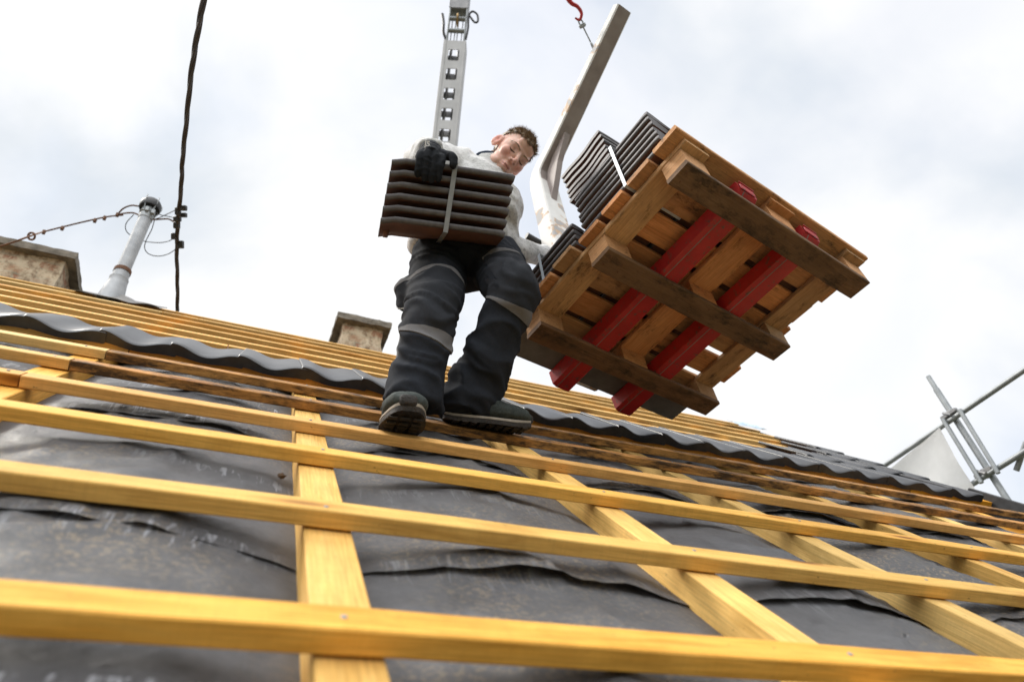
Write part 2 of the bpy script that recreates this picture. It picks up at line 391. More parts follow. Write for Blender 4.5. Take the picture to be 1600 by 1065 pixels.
# ------------------------------------------------------------------ roof timbers
BV = [.777, 1.179, 1.594, 1.937, 2.284, 2.614, 2.847, 3.19, 3.53, 3.87, 4.21, 4.55, 4.88, 5.175]
VERGE = 4.02; LEFT = -2.6; BW, BT = .058, .030
RAF = [-2.02, -1.30, -.60, .105, .835, 1.475, 2.16, 2.86, 3.56]; RAFW = .078
def bar(name, L, w_, t_, mat, mw, cut=.0, jit=.0010, ch=.0022, parent=None, seed=0, step=.12):
    """timber along local x from 0 to L, width y 0..w, top at z=0"""
    bm = bmesh.new(); n = max(2, int(L / step)); rs = []
    prof = [(ch, 0), (w_ - ch, 0), (w_, -ch), (w_, -t_ + ch), (w_ - ch, -t_), (ch, -t_), (0, -t_ + ch), (0, -ch)]
    sd = Vector((seed * 3.7, 1.3, 7.1))
    for i in range(n + 1):
        x = L * i / n
        dy = noise.noise(sd + Vector((x * .8, 0, 0))) * .004; dz = noise.noise(sd + Vector((x * .7, 5, 0))) * .0025
        rs.append([Vector((x, y + dy + noise.noise(sd + Vector((x * 9, y * 90, z * 90))) * jit, z + dz + noise.noise(sd + Vector((x * 8, y * 80, 9 + z * 80))) * jit)) for y, z in prof])
    rings(bm, rs)
    return finish(bm, name, mat, parent, mw, angle=30)
bm = bmesh.new(); lathe(bm, [(.004, -.003), (.0042, .0006), (.0035, .0012), (.0005, .0013)], None, 10)
no_ = finish(bm, 'nail_head', GALV); NAIL = no_.data; bpy.data.objects.remove(no_)
def roofmat(u, v, n, rz=0): return ROOF @ T((u, v, n)) @ Matrix.Rotation(rz, 4, 'Z')
def batten(u0, u1, v, mat, label, seed, dn=0., rz=0., w_=BW):
    o = bar('roof_batten', u1 - u0, w_, BT, mat, roofmat(u0, v - w_, dn, rz), seed=seed)
    if v < 2.9:
        for u in RAF:
            x = u + RAFW / 2 - u0
            if .02 < x < u1 - u0 - .02:
                nl = link(bpy.data.objects.new('nail_head', NAIL)); nl.parent = o; nl.matrix_local = T((x + random.uniform(-.012, .012), w_ * random.uniform(.35, .65), .0004))
    return tag(o, label, 'batten', 'battens laid across the roof')
ordn = ['nearest', 'second', 'third', 'fourth', 'fifth', 'sixth', 'seventh']
b4c, b5c, b6c, b7c = u_on_v(33, 592, 1.90), u_on_v(110, 572, 2.25), u_on_v(166, 556, 2.58), u_on_v(203, 547, 2.82)
b7r = u_on_v(1412, 765, 2.83)
batten(LEFT, VERGE, BV[0], W_YEL, 'nearest yellow batten, blurred along the bottom edge of the photo', 1)
batten(LEFT, VERGE, BV[1], W_YEL, 'second yellow batten up from the bottom, unbroken across the whole roof', 2)
batten(LEFT, VERGE, BV[2], W_YEL, 'third yellow batten from the bottom, chipped top edge where it crosses a rafter', 3)
batten(b4c + .004, VERGE, BV[3], W_ORA, 'fourth batten up, orange wood, under the worker\'s forward boot toe', 4)
batten(LEFT, b4c, BV[3], W_FAR, 'short new piece at the left end of the fourth batten, lowest of the butt joints', 5, .001)
batten(b5c + .004, VERGE, BV[4], W_MOLD, 'fifth batten up, black mould stains, carrying the worker\'s sideways boot', 6)
batten(LEFT, b5c, BV[4], W_FAR, 'new piece at the left end of the fifth batten, beside the mouldy length', 7, .001)
batten(b6c + .004, VERGE, BV[5], W_MOLD, 'sixth batten up, brown and mouldy, just behind the worker\'s boots', 8)
batten(LEFT, b6c, BV[5], W_FAR, 'new piece at the left end of the sixth batten', 9, .001)
batten(b7c + .004, b7r - .004, BV[6], W_ORA, 'batten right below the row of dark tiles, long middle length', 10)
batten(LEFT, b7c, BV[6], W_FAR, 'left length of the batten right below the row of dark tiles', 11, .001)
batten(b7r, VERGE, BV[6], W_YEL, 'bright yellow right length of the batten right below the row of dark tiles', 12, .004)
far = ['under the upper ends of the dark tile row', 'first above the dark tile row', 'second above the dark tile row', 'third above the dark tile row',
       'fourth above the dark tile row, near the ridge', 'last but one below the ridge', 'topmost, along the ridge line behind the vent pipe']
fj = [None, -.2, .9, None, 1.3, -.7, None]
for k in range(7):
    v = BV[7 + k]
    if fj[k] is None: batten(LEFT, VERGE, v, W_FAR, 'golden batten ' + far[k], 20 + k)
    else:
        batten(LEFT, fj[k], v, W_FAR, 'left length of the golden batten ' + far[k], 20 + k)
        batten(fj[k] + .005, VERGE, v, W_FAR, 'right length of the golden batten ' + far[k], 40 + k, .001)
rl = ['far left, out past the butt joints', 'left, below the old chimney', 'under the butt joints at the left', 'wide, running up the photo left of the worker', 'slanting, right below the worker\'s sideways boot',
      'slanting, first to the right of the worker\'s boots', 'slanting, second to the right of the worker', 'slanting, third to the right of the worker', 'last before the verge by the scaffold']
for k, u in enumerate(RAF):
    o = bar('roof_rafter', 5.3, RAFW, .075, W_PALE, ROOF @ T((u, -.12, -BT - .0035)) @ Matrix.Rotation(pi / 2, 4, 'Z') @ T((0, -RAFW, 0)), seed=60 + k)
    tag(o, 'pale rafter ' + rl[k], 'rafter', 'rafters running up the slope')

# ------------------------------------------------------------------ membrane sheets, ballooning between the rafters
def bulge(u, v):
    k = 0
    for i in range(len(RAF) - 1):
        if RAF[i] <= u < RAF[i + 1]: k = i; break
    a, b = RAF[k] + RAFW / 2, RAF[k + 1] + RAFW / 2
    t = min(1, max(0, (u - RAF[k] - RAFW) / (RAF[k + 1] - RAF[k] - RAFW)))
    s = sin(pi * t) ** .8 if 0 < t < 1 else 0
    return s, k
def membrane(v0, v1, dn, name, label, lower=True, seed=0):
    bm = bmesh.new(); nu = int((VERGE - LEFT) / .022); nv = int((v1 - v0) / .02); g = []
    for j in range(nv + 1):
        row = []
        for i in range(nu + 1):
            u = LEFT + (VERGE - LEFT) * i / nu; v = v0 + (v1 - v0) * j / nv
            s, k = bulge(u, v)
            amp = .044 + .022 * noise.noise(Vector((k * 3.3 + seed, v * 1.3, 0))) + .014 * noise.noise(Vector((u * 2.5, v * 2.8, seed)))
            wr = fbm(Vector((u * 5 + v * 2, v * 7 - u * 1.5, seed + 2))) * .009
            fold = (1 - abs(noise.noise(Vector((u * 3.1 + v * 2.1, v * 4.2 - u * 2.6, seed + 9))))) ** 14 * .012 + (1 - abs(noise.noise(Vector((u * 7 - v * 6, v * 5 + u * 3, seed + 19))))) ** 12 * .005
            e = (.006 * noise.noise(Vector((u * 11, 3, seed))) * max(0, 1 - (v - v0) / .06)) if lower else 0
            tot = s * (amp + wr + fold) + e
            near_b = min(abs(v - (bv - BW / 2)) for bv in BV)
            lim = .056 if near_b < .05 else .056 + (near_b - .05) * .35
            tot = min(tot, lim) if tot > lim - .01 else tot
            vv = v + (0.015 * noise.noise(Vector((u * 1.7, 1, seed))) + .006 * noise.noise(Vector((u * 7, 2, seed))) if lower else 0) * max(0, 1 - (v - v0) / .3)
            row.append(bm.verts.new((u, vv, -.092 + dn + tot)))
        g.append(row)
    for j in range(nv):
        for i in range(nu): bm.faces.new((g[j][i], g[j][i + 1], g[j + 1][i + 1], g[j + 1][i]))
    r = bmesh.ops.solidify(bm, geom=bm.faces[:], thickness=.0016)
    return tag(finish(bm, name, MEMB, None, ROOF, angle=60), label, 'roofing membrane', 'grey underlay membrane strips')
membrane(-.3, 1.17, 0, 'roofing_membrane', 'lowest grey membrane strip, between the two nearest battens', False, 1)
membrane(1.085, 1.95, .003, 'roofing_membrane', 'grey membrane strip with sawdust, lapped under the third batten', True, 2)
membrane(1.875, 3.5, .006, 'roofing_membrane', 'grey membrane strip under the worker\'s boots and the dark tiles', True, 3)
membrane(3.4, 5.2, .009, 'roofing_membrane', 'topmost grey membrane strip beneath the battens near the ridge', True, 4)
# roof boards under the membrane and the back slope
bm = bmesh.new()
RIDGE_V = 5.22; rp = Vector((0, RIDGE_V * cp + .16 * sp, RIDGE_V * sp - .16 * cp + Z0))
P = [RW(0, -.4, -.12), RW(0, RIDGE_V, -.12), RW(0, RIDGE_V, -.12) + Vector((0, 4, -4 * sp / cp)), RW(0, RIDGE_V, -.20) + Vector((0, 4, -4 * sp / cp)), RW(0, RIDGE_V, -.22), RW(0, -.4, -.20)]
rings(bm, [[Vector((x, p.y, p.z)) for p in P] for x in (LEFT, VERGE)])
tag(finish(bm, 'roof_deck', FELT, smooth=False), 'dark roof deck under the membrane, sloping down on both sides of the ridge', 'roof')
# verge felt
bm = bmesh.new()
box(bm, (VERGE + .004, 1.2, -.16), (VERGE + .05, 2.95, .045), .004); box(bm, (VERGE + .006, 2.96, -.16), (VERGE + .048, 5.2, -.012), .004)
tag(finish(bm, 'verge_board', FELT, None, ROOF), 'black felt covered board along the right verge of the roof', 'verge board')
# small clods, rope, plastic
def clod(u, v, n, r, label, seed):
    bm = bmesh.new(); bmesh.ops.create_icosphere(bm, subdivisions=3, radius=1)
    for x in bm.verts: x.co = Vector((x.co.x * r, x.co.y * r, x.co.z * r * .7)) * (1 + .6 * noise.noise(x.co * 1.7 + Vector((seed, 0, 0))))
    tag(finish(bm, 'moss_clod', MOSS, None, roofmat(u, v, n)), label, 'moss clod')
for (x, y, n, r, l) in ((239, 706, -.07, .013, 'dark moss clod on the membrane below the third batten'), (204, 634, -.065, .013, 'reddish brown clod on the membrane beside the butt jointed battens'),
                        (440, 743, -.06, .008, 'small brown clod against the wide rafter')):
    u, v = uv_on_n(x, y, n); clod(u, v, n, r, l, x)
bm = bmesh.new()
q = [(690, 682), (712, 684), (735, 685), (752, 678), (742, 674), (718, 678), (700, 676)]
tube(bm, [RT.transposed() @ (RW(*uv_on_n(x, y, -.045), -.045) - Vector((0, 0, Z0))) for x, y in q], .008, 8, 5)
tag(finish(bm, 'old_rope', CABLE, None, ROOF), 'short worn rope end lying between battens under the worker\'s boots', 'rope')
bm = bmesh.new(); bmesh.ops.create_grid(bm, x_segments=16, y_segments=10, size=1)
for v in bm.verts: v.co = Vector((v.co.x * .13, v.co.y * .10, .01 + .03 * abs(noise.noise(v.co * 1.2)) + .004 * noise.noise(v.co * 3)))
bmesh.ops.solidify(bm, geom=bm.faces[:], thickness=.002)
tag(finish(bm, 'plastic_sheet', BLUEPL, None, roofmat(3.80, 4.74, .02)), 'crumpled pale blue plastic sheet near the right end of the ridge', 'plastic sheet')

# ------------------------------------------------------------------ roof tiles
def tile_bm(w_=.262, l_=.43, crest=.018, th=.018, lip=.040, drop=0.):
    """interlocking tile: x across 0..w, y up the slope 0..l, lower end has a rounded lip"""
    bm = bmesh.new(); nx = 28
    def f(x):
        t = x / w_
        q = min(1, max(0, (t - .10) / .74))
        return crest * (1 - (.5 - .5 * cos(2 * pi * q)) ** .9)
    ys = [0, .004, .012, .03, .09, .2, .32, l_ - .05, l_ - .012, l_]
    top, bot = [], []
    for j, y in enumerate(ys):
        rt, rb = [], []
        for i in range(nx + 1):
            x = (0, .003, .007)[i] if i < 3 else (w_ - (0, .003, .007)[nx - i] if i > nx - 3 else w_ * (i - 2) / (nx - 4)); z = f(x) - drop * max(0, (y - l_ + .05) / .05)
            dip = 0
            t = x / w_; pan = max(0, sin(pi * min(1, max(0, (t - .08) / .8))))
            if y < .09: dip = -.010 * pan * (1 - y / .09) ** 1.5          # scooped pan at the lower end
            rnd_ = -.006 * max(0, 1 - y / .012) ** 2
            thk = th + (lip - th) * max(0, 1 - y / .03)
            ed = .0045 * (1 - min(1, min(x, w_ - x) / .007)) ** 2
            rt.append(bm.verts.new((x, y, z + dip + rnd_ - ed))); 
            fl_ = max(0, 1 - y / .05) * .62
            rb.append(bm.verts.new((x, y + (0.004 if j == 0 else 0), (z + dip * .6) * (1 - fl_) + crest * .35 * fl_ - thk + ed)))
        top.append(rt); bot.append(rb)
    for j in range(len(ys) - 1):
        for i in range(nx):
            bm.faces.new((top[j][i], top[j][i + 1], top[j + 1][i + 1], top[j + 1][i])).material_index = 0
            bm.faces.new((bot[j][i], bot[j + 1][i], bot[j + 1][i + 1], bot[j][i + 1])).material_index = 1 if 1 < i < nx - 2 and j > 0 else 0
    for i in range(nx):
        bm.faces.new((top[0][i], bot[0][i], bot[0][i + 1], top[0][i + 1])); bm.faces.new((top[-1][i], top[-1][i + 1], bot[-1][i + 1], bot[-1][i]))
    for j in range(len(ys) - 1):
        bm.faces.new((top[j][0], top[j + 1][0], bot[j + 1][0], bot[j][0])); bm.faces.new((top[j][nx], bot[j][nx], bot[j + 1][nx], top[j + 1][nx]))
    # hanging nib and side interlock
    box(bm, (w_ * .35, l_ - .035, -th - .018), (w_ * .65, l_ - .015, -th + .004), .003, 1)
    return bm
roof_tile = finish(tile_bm(), 'roof_tile', [TILE, CLAY], None, ROOF, angle=50)
TW = .2362; TU0 = -.822 - TW * 7; TILT = -.07
def roof_mat(u, v): return ROOF @ T((u, v, .030 + random.uniform(-.002, .002))) @ Matrix.Rotation(TILT * .6 + random.uniform(-.008, .008), 4, 'X') @ Matrix.Rotation(.030 + random.uniform(-.008, .008), 4, 'Y') @ Matrix.Rotation(random.uniform(-.012, .012), 4, 'Z')
first = True
def place_tile(u, v, label, group):
    global first
    o = roof_tile if first else link(roof_tile.copy())
    first = False
    o.matrix_world = roof_mat(u, v); return tag(o, label, 'roof tile', group)
nrow = 20 + 7
for k in range(nrow):
    u = TU0 + TW * k
    if k < 7 + 2: lb = 'dark tile at the left of the single tile course, below the vent pipe'
    elif k < 7 + 6: lb = 'dark tile of the single course between the vent pipe and the worker'
    elif k < 7 + 13: lb = 'dark tile of the single course behind the worker and under the hanging pallet'
    else: lb = 'dark tile of the lowest course right of the hanging pallet'
    place_tile(u, 2.775, lb, 'dark tiles laid along the roof')
for row in range(1, 4):
    for k in range(15 + row + row // 2 + 7, 20 + 7):
        place_tile(TU0 + TW * k, 2.775 + .343 * row, 'dark tile of the upper courses stepping up to the right verge', 'dark tiles by the verge')

# ------------------------------------------------------------------ pallet, tines and tiles on it (pallet frame: x along runners, y towards heel, z up)
PR = Matrix(((0.82177, -0.56084, -0.10058), (0.34726, 0.63137, -0.69336), (0.45236, 0.53486, 0.71361)))
PTc = Vector((.6752, -.6859, 2.6205)) * .875
CW = Matrix((AX[0], AX[1], AX[2])).transposed()
def ortho(M3):
    x = M3.col[0].normalized(); y = M3.col[1]; y = (y - x * y.dot(x)).normalized(); z = x.cross(y)
    return Matrix((x, y, z)).transposed()
PM = (CW @ ortho(PR)).to_4x4(); PM.translation = CAMLOC + CW @ PTc
LP, WP = 1.05, .94
pal = thing('pallet', 'wooden pallet hanging over the roof, seen from below, loaded with tiles', 'pallet', PM)
def timber(name, lo, hi, mat, parent, axis, seed, label=None, chamfer=0):
    """timber between two corners, grain along axis"""
    lo, hi = Vector(lo), Vector(hi); d = hi - lo
    if axis == 0: mw = T((lo.x, lo.y, hi.z)); L, w_, t_ = d.x, d.y, d.z
    else: mw = T((hi.x, lo.y, hi.z)) @ Matrix.Rotation(pi / 2, 4, 'Z'); L, w_, t_ = d.y, d.x, d.z
    o = bar(name, L, w_, t_, mat, None, jit=.0016, ch=.003, parent=parent, seed=seed, step=.08); o.matrix_local = mw
    if label: o['label'] = label
    return o
dw, gp = .117, (WP + .06 - 7 * .117) / 6
for k in range(7):
    y0 = -.045 + k * (dw + gp)
    j = random.uniform(-.012, .012)
    timber('deck_board', (-.045 + j, y0, .1225), (LP + .025 + j * 1.5 + (.02 if k % 2 else 0), y0 + dw, .1445), (W_PAL, W_PAL2)[k % 3 == 1], pal, 0, 100 + k)
for k, x in enumerate((0, LP / 2 - .07, LP - .12)):
    timber('stringer_board', (x, -.03, .0995), (x + (.12, .14, .12)[k], WP, .1218), W_PAL if k != 2 else W_PAL2, pal, 1, 120 + k)
SK = ((0, .098), (.415, .515), (.842, .94))
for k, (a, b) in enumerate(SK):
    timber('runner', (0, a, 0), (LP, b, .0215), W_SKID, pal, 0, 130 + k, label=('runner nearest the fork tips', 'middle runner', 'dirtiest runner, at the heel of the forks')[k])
    for q, x in enumerate((.0015, LP / 2 - .07, LP - .1215)):
        timber('block', (x, a + .0015, .0220), (x + (.12, .14, .12)[q], b - .0015, .0990), W_BLK if q != 1 else W_PAL, pal, 1, 140 + 3 * k + q)
# nail heads
bm = bmesh.new(); lathe(bm, [(.001, -.0018), (.0045, -.0016), (.0045, .002)], None, 8)
nail = finish(bm, 'nail_head', RUST, pal); nf = True
for (a, b) in SK:
    for x in (.03, .09, .5, .55, LP - .09, LP - .03):
        for yy in (a + .03, b - .03):
            o = nail if nf else link(nail.copy()); nf = False; o.parent = pal
            o.matrix_local = T((x + random.uniform(-.01, .01), yy + random.uniform(-.006, .006), 0))

fork = thing('crane_fork', 'crane pallet fork with two red tines, white mast and sloping top arm', 'crane fork', PM)
def tine(x0, x1):
    bm = bmesh.new(); xm = x0 + .045
    rs = []
    for y, zt, zb in ((-.012, .088, .040), (.01, .090, .026), (.12, .0905, .020), (.55, .0905, .018), (1.03, .0905, .012), (1.125, .0905, .010)):
        rs.append([Vector((x0 + .004, y, zt)), Vector((x0, y, zt - .006)), Vector((x0 + .010, y, zb + .012)), Vector((x0 + .027, y, zb + .0006)), Vector((x0 + .031, y, zb)), Vector((x1 - .006, y, zb)), Vector((x1, y, zb + .006)), Vector((x1, y, zt - .004)), Vector((x1 - .004, y, zt))])
    rings(bm, rs)
    for f in bm.faces:
        c = f.calc_center_median()
        if abs(c.x - x0 - .029) < .0012: f.material_index = 1
    return finish(bm, 'tine', [RED, PLATE], fork, angle=25)
for x0 in (.262, .632):
    t_ = tine(x0, x0 + .102)
    bm = bmesh.new()
    box(bm, (x0 + .012, -.0185, .045), (x0 + .092, -.0125, .084), .003); box(bm, (x0 + .01, -.022, .079), (x0 + .094, -.0186, .085), .001)
    finish(bm, 'tip_cap', RED, t_)
bm = bmesh.new(); box(bm, (-.03, .955, .0925), (1.03, 1.115, .106), .002)
finish(bm, 'heel_plate', PLATE, fork)
# mast, bend and arm
MX = .485
bm = bmesh.new()
def section(c, d, wx, hy):
    d = d.normalized(); nrm = Vector((1, 0, 0)).cross(d).normalized()
    X = Vector((1, 0, 0)); ch = .008; o = []
    for sx, sy in ((-1, -1), (1, -1), (1, 1), (-1, 1)):
        a = c + X * sx * wx / 2 + nrm * sy * hy / 2
        o += [a - nrm * sy * ch, a - X * sx * ch] if sx * sy > 0 else [a - X * sx * ch, a - nrm * sy * ch]
    return o
path = [(1.085, .11), (1.085, .6), (1.085, 1.2), (1.085, 1.76), (1.082, 1.83), (1.06, 1.89), (1.01, 1.93), (.93, 1.972), (.5, 2.225), (.08, 2.475)]
wid = [.15, .15, .15, .145, .14, .132, .125, .12, .115, .11]
hgt = [.12, .12, .12, .115, .11, .105, .095, .085, .075, .07]
PP = [Vector((MX, y, z)) for y, z in path]
rs = []
for i, p in enumerate(PP):
    d = PP[min(i + 1, len(PP) - 1)] - PP[max(i - 1, 0)]; rs.append(section(p, d, wid[i], hgt[i]))
rings(bm, rs)
for f in bm.faces:
    c = f.calc_center_median()
    if c.z > 1.7 and abs(f.normal.x) < .5: pass
bmesh.ops.recalc_face_normals(bm, faces=bm.faces)
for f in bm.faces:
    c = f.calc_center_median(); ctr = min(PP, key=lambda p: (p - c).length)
    if c.z > 1.72 and f.normal.y * -.4 + f.normal.z * -1 > .35 and abs(f.normal.x) < .6: f.material_index = 1  # downward-facing faces of bend and arm get the darker taupe
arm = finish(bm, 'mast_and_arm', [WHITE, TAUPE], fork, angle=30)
bm = bmesh.new()        # rail of hanging holes on top of the arm
ad = (PP[-1] - PP[-3]).normalized(); an = Vector((1, 0, 0)).cross(ad).normalized()
an = an if an.z > 0 else -an
A0 = PP[-1] + an * .036
am = frame(A0, -ad, z=an)
box(bm, (.07, -.012, -.004), (.62, .012, .03), .002)
for k in range(6): lathe(bm, [(.009, -.0135), (.009, .0135)], am.inverted() @ am @ T((.13 + k * .085, 0, .016)) @ Matrix.Rotation(pi / 2, 4, 'X'), 10, 1)
box(bm, (.0, -.018, -.003), (.03, .018, .045), .003)
tolocal(bm, am.inverted()); finish(bm, 'hanging_rail', [TAUPE, BLACK], fork)
bm = bmesh.new(); g = [Vector((MX - .02, y, z)) for y, z in ((1.03, 1.55), (1.03, 1.74), (1.0, 1.84), (.94, 1.91), (.80, 2.0), (.775, 1.985), (.895, 1.83), (.985, 1.64))]
rings(bm, [g, [p + Vector((.04, 0, 0)) for p in g]]); finish(bm, 'gusset', TAUPE, fork, smooth=False)
bm = bmesh.new(); tube(bm, [(MX - .16, 1.16, 1.23), (MX - .01, 1.16, 1.215)], .02, 14, 4)
tube(bm, [(MX - .01, 1.16, 1.215), (MX + .02, 1.10, 1.21)], .012, 10, 2); finish(bm, 'handle', BLACK, fork)

# chain and hook from the arm up
ha = PM @ (am @ Vector((.30, 0, .02)))
def chain_obj():
    top = CP(897, -30, (ha - CAMLOC).dot(AX[2]) - .02)
    bm = bmesh.new(); a = ha; b = CP(903, 26, (ha - CAMLOC).dot(AX[2]))
    tube(bm, [a.lerp(b, .30), a.lerp(b, .78)], .0045, 8, 3)
    r = thing('crane_hook', 'red crane hook with shackle and wire sling above the white arm', 'crane hook', T(ha))
    finish(tolocal(bm, r.matrix_world), 'sling', GALV, r)
    d = (b - a).normalized(); s = d.cross(AX[2]).normalized()
    def loopy(c, L, W_, r_, ax2, mat, nm, mi=None):
        bm = bmesh.new(); pts = [c + d * (L * sin(2 * pi * k / 12)) + ax2 * (W_ * cos(2 * pi * k / 12)) for k in range(13)]
        tube(bm, pts, r_, 8, 3, False); finish(tolocal(bm, r.matrix_world), nm, mat, r)
    loopy(a.lerp(b, .0), .022, .014, .006, s, BLUEPL, 'shackle'); loopy(a.lerp(b, .20), .03, .013, .005, AX[2], GALV, 'shackle')
    loopy(a.lerp(b, .84), .028, .012, .005, s, GALV, 'link')
    bm = bmesh.new(); box(bm, (-.022, -.012, -.012), (.022, .012, .012), .005, 0, frame(a.lerp(b, .76), s, z=d)); finish(tolocal(bm, r.matrix_world), 'swivel', GALV, r)
    bm = bmesh.new(); c = b + d * .02
    tube(bm, [c + s * .02 - d * .02, c - d * .045, c - s * .03 - d * .01, c - s * .025 + d * .04, c + d * .08, c + s * .005 + d * .16, c + d * .5], [.006, .009, .011, .012, .014, .018, .018], 12, 6)
    finish(tolocal(bm, r.matrix_world), 'hook', RED, r)
    bm = bmesh.new(); e_ = c + d * .5; tube(bm, [e_ - d * .02, e_ + d * .6 + Vector((0, 0, .5)), e_ + d * 1.0 + Vector((0, 0, 6))], .012, 8, 6); finish(tolocal(bm, r.matrix_world), 'rope', CABLE, r)
chain_obj()

# tiles stacked on the pallet
stack_tile = finish(tile_bm(.262, .45, .011, .019, .023, .006), 'stacked_tile', [TILE2, CLAY], None, PM, angle=50)
st_first = True
def stack(base, n, label, group, pitch=.039, sx=0):
    global st_first
    for k in range(n):
        o = stack_tile if st_first else link(stack_tile.copy()); st_first = False
        o.matrix_world = PM @ base @ T((random.uniform(-.004, .004), random.uniform(-.004, .004) + sx * k, .024 + pitch * k)) @ Matrix.Rotation(random.uniform(-.008, .008), 4, 'Z')
        tag(o, label, 'roof tile', group)
zt = .1455
RZ = lambda a: Matrix.Rotation(radians(a), 4, 'Z')
for c in range(4):
    stack(T((-.03 + .275 * c, .035, zt)), 7, 'brown roof tile in the lower stack at the front end of the pallet' if c == 0 else 'brown roof tile in a stack further in on the pallet', 'tiles stacked on the pallet')
stack(T((.43, .255, zt + .039 * 7)) @ RZ(90), 6, 'brown roof tile in the upper crosswise bundle, on top of the lower stack', 'tiles bundled crosswise on the pallet')
stack(T((-.03, .525, zt)), 4, 'brown roof tile in the low stack beside the worker\'s thigh', 'tiles in the low stack by the worker')
stack(T((.52, .525, zt)), 4, 'brown roof tile in a stack further in on the pallet', 'tiles stacked on the pallet')
stack(T((.25, .525, zt)), 4, 'brown roof tile in a stack further in on the pallet', 'tiles stacked on the pallet')
def strapbox(lo, hi, mw, name, label, mat, t_=.0012, wd=.014, axis='x'):
    """band round a box, ring in the local x-z plane"""
    bm = bmesh.new(); y = (lo[1] + hi[1]) / 2
    c = [(lo[0], lo[2]), (hi[0], lo[2]), (hi[0], hi[2]), (lo[0], hi[2])]
    o_ = [(c[i][0] + (-1, 1, 1, -1)[i] * t_, c[i][1] + (-1, -1, 1, 1)[i] * t_) for i in range(4)]
    for i in range(4):
        j = (i + 1) % 4
        v = [bm.verts.new((p[0], yy, p[1])) for yy in (y - wd / 2, y + wd / 2) for p in (c[i], c[j], o_[j], o_[i])]
        for f in ((0, 1, 2, 3), (7, 6, 5, 4), (0, 4, 5, 1), (2, 6, 7, 3), (1, 5, 6, 2), (3, 7, 4, 0)): bm.faces.new([v[q] for q in f])
    return tag(finish(bm, name, mat, None, mw, smooth=False), label, 'strap')
strapbox((-.038, .21, zt - .001), (.245, .25, zt + .039 * 7 + .014), PM @ T((0, 0, .001)), 'binding_strap', 'pale blue strap round the lower stack at the front end of the pallet', STRAPL)
strapbox((-.038, .72, zt - .001), (.245, .76, zt + .039 * 4 + .014), PM @ T((0, 0, .001)), 'binding_strap', 'pale blue strap round the low stack beside the worker', STRAPL)

# ------------------------------------------------------------------ the carried bundle
BA, BB = CP(598, 352, 2.40), CP(795, 377, 2.50)
BM_ = frame(BA, BB - BA, z=Vector((.05, -.60, .80)))
BL = (BB - BA).length
TL = .45
held = finish(tile_bm(.262, TL, .010, .022, .026, .012), 'carried_tile', [TILE2, CLAY], None, BM_, angle=50)
PIT = .0425
hl = ['lowest carried tile, its brown clay underside showing', 'second carried tile from the bottom of the bundle', 'third carried tile from the bottom of the bundle', 'fourth carried tile from the bottom of the bundle', 'second carried tile from the top, under the gloved fingers', 'topmost carried tile, under the gloved palm']
for k in range(6):
    o = held if k == 0 else link(held.copy())
    o.matrix_world = BM_ @ T((.004 * (k - 3) + (BL - TL) / 2 + TL, random.uniform(0, .004), .03 + PIT * k)) @ Matrix.Rotation(pi / 2, 4, 'Z')
    tag(o, hl[k], 'roof tile', 'tiles in the carried bundle')
strapbox((-.0045, 0, .0035), (.27, 0, .03 + PIT * 5 + .0145), BM_ @ T((BL * .485, 0, 0)) @ Matrix.Rotation(radians(3.5), 4, 'Y') @ Matrix.Rotation(pi / 2, 4, 'Z'), 'binding_strap', 'dark grey strap round the carried bundle, beside the glove', STRAP, wd=.017)

# ------------------------------------------------------------------ chimneys
def rough_box(bm, lo, hi, n, amp, seed, mi=0, freq=9):
    box(bm, lo, hi, .0, mi)
    bmesh.ops.subdivide_edges(bm, edges=bm.edges[:], cuts=n, use_grid_fill=True)
    new = bm.verts[:]
    for v in new:
        p = v.co * freq + Vector((seed, seed * .7, 0))
        v.co += Vector((noise.noise(p), noise.noise(p + Vector((7, 0, 0))), noise.noise(p + Vector((0, 9, 0))) * .4)) * amp + (v.co - (Vector(lo) + Vector(hi)) / 2).normalized() * noise.noise(p * 3.1) * amp * .8
    return new
def chimney(u0, u1, dy, ztop, label, seed, pot):
    y0 = RIDGE_V * cp + dy; zr = RIDGE_V * sp + Z0
    r = thing('chimney', label, 'chimney', T(((u0 + u1) / 2, y0 + .2, zr)))
    W_ = (u1 - u0) / 2
    bm = bmesh.new(); rough_box(bm, (-W_, -.2, -.55), (W_, .25, ztop - .045), 26, .016, seed); finish(bm, 'stack', BRICK, r, angle=25)
    bm = bmesh.new(); rough_box(bm, (-W_ - .055, -.255, ztop - .045), (W_ + .055, .305, ztop + .012), 20, .006, seed + 3, freq=14); finish(bm, 'cap', CONC, r, angle=25)
    bm = bmesh.new(); lathe(bm, [(.085, ztop), (.085, ztop + .03), (.075, ztop + .045), (.055, ztop + .05), (.05, ztop + .02)], T((pot, 0, 0)), 20); finish(bm, 'pot', CLAY, r)
chimney(-1.87, -1.44, .10, .355, 'old chimney with crumbling render and stone cap, at the left edge of the photo', 2, .10)
chimney(.47, .79, .10, .335, 'small brick chimney with a stone cap, seen beside the worker\'s trouser leg', 11, -.02)

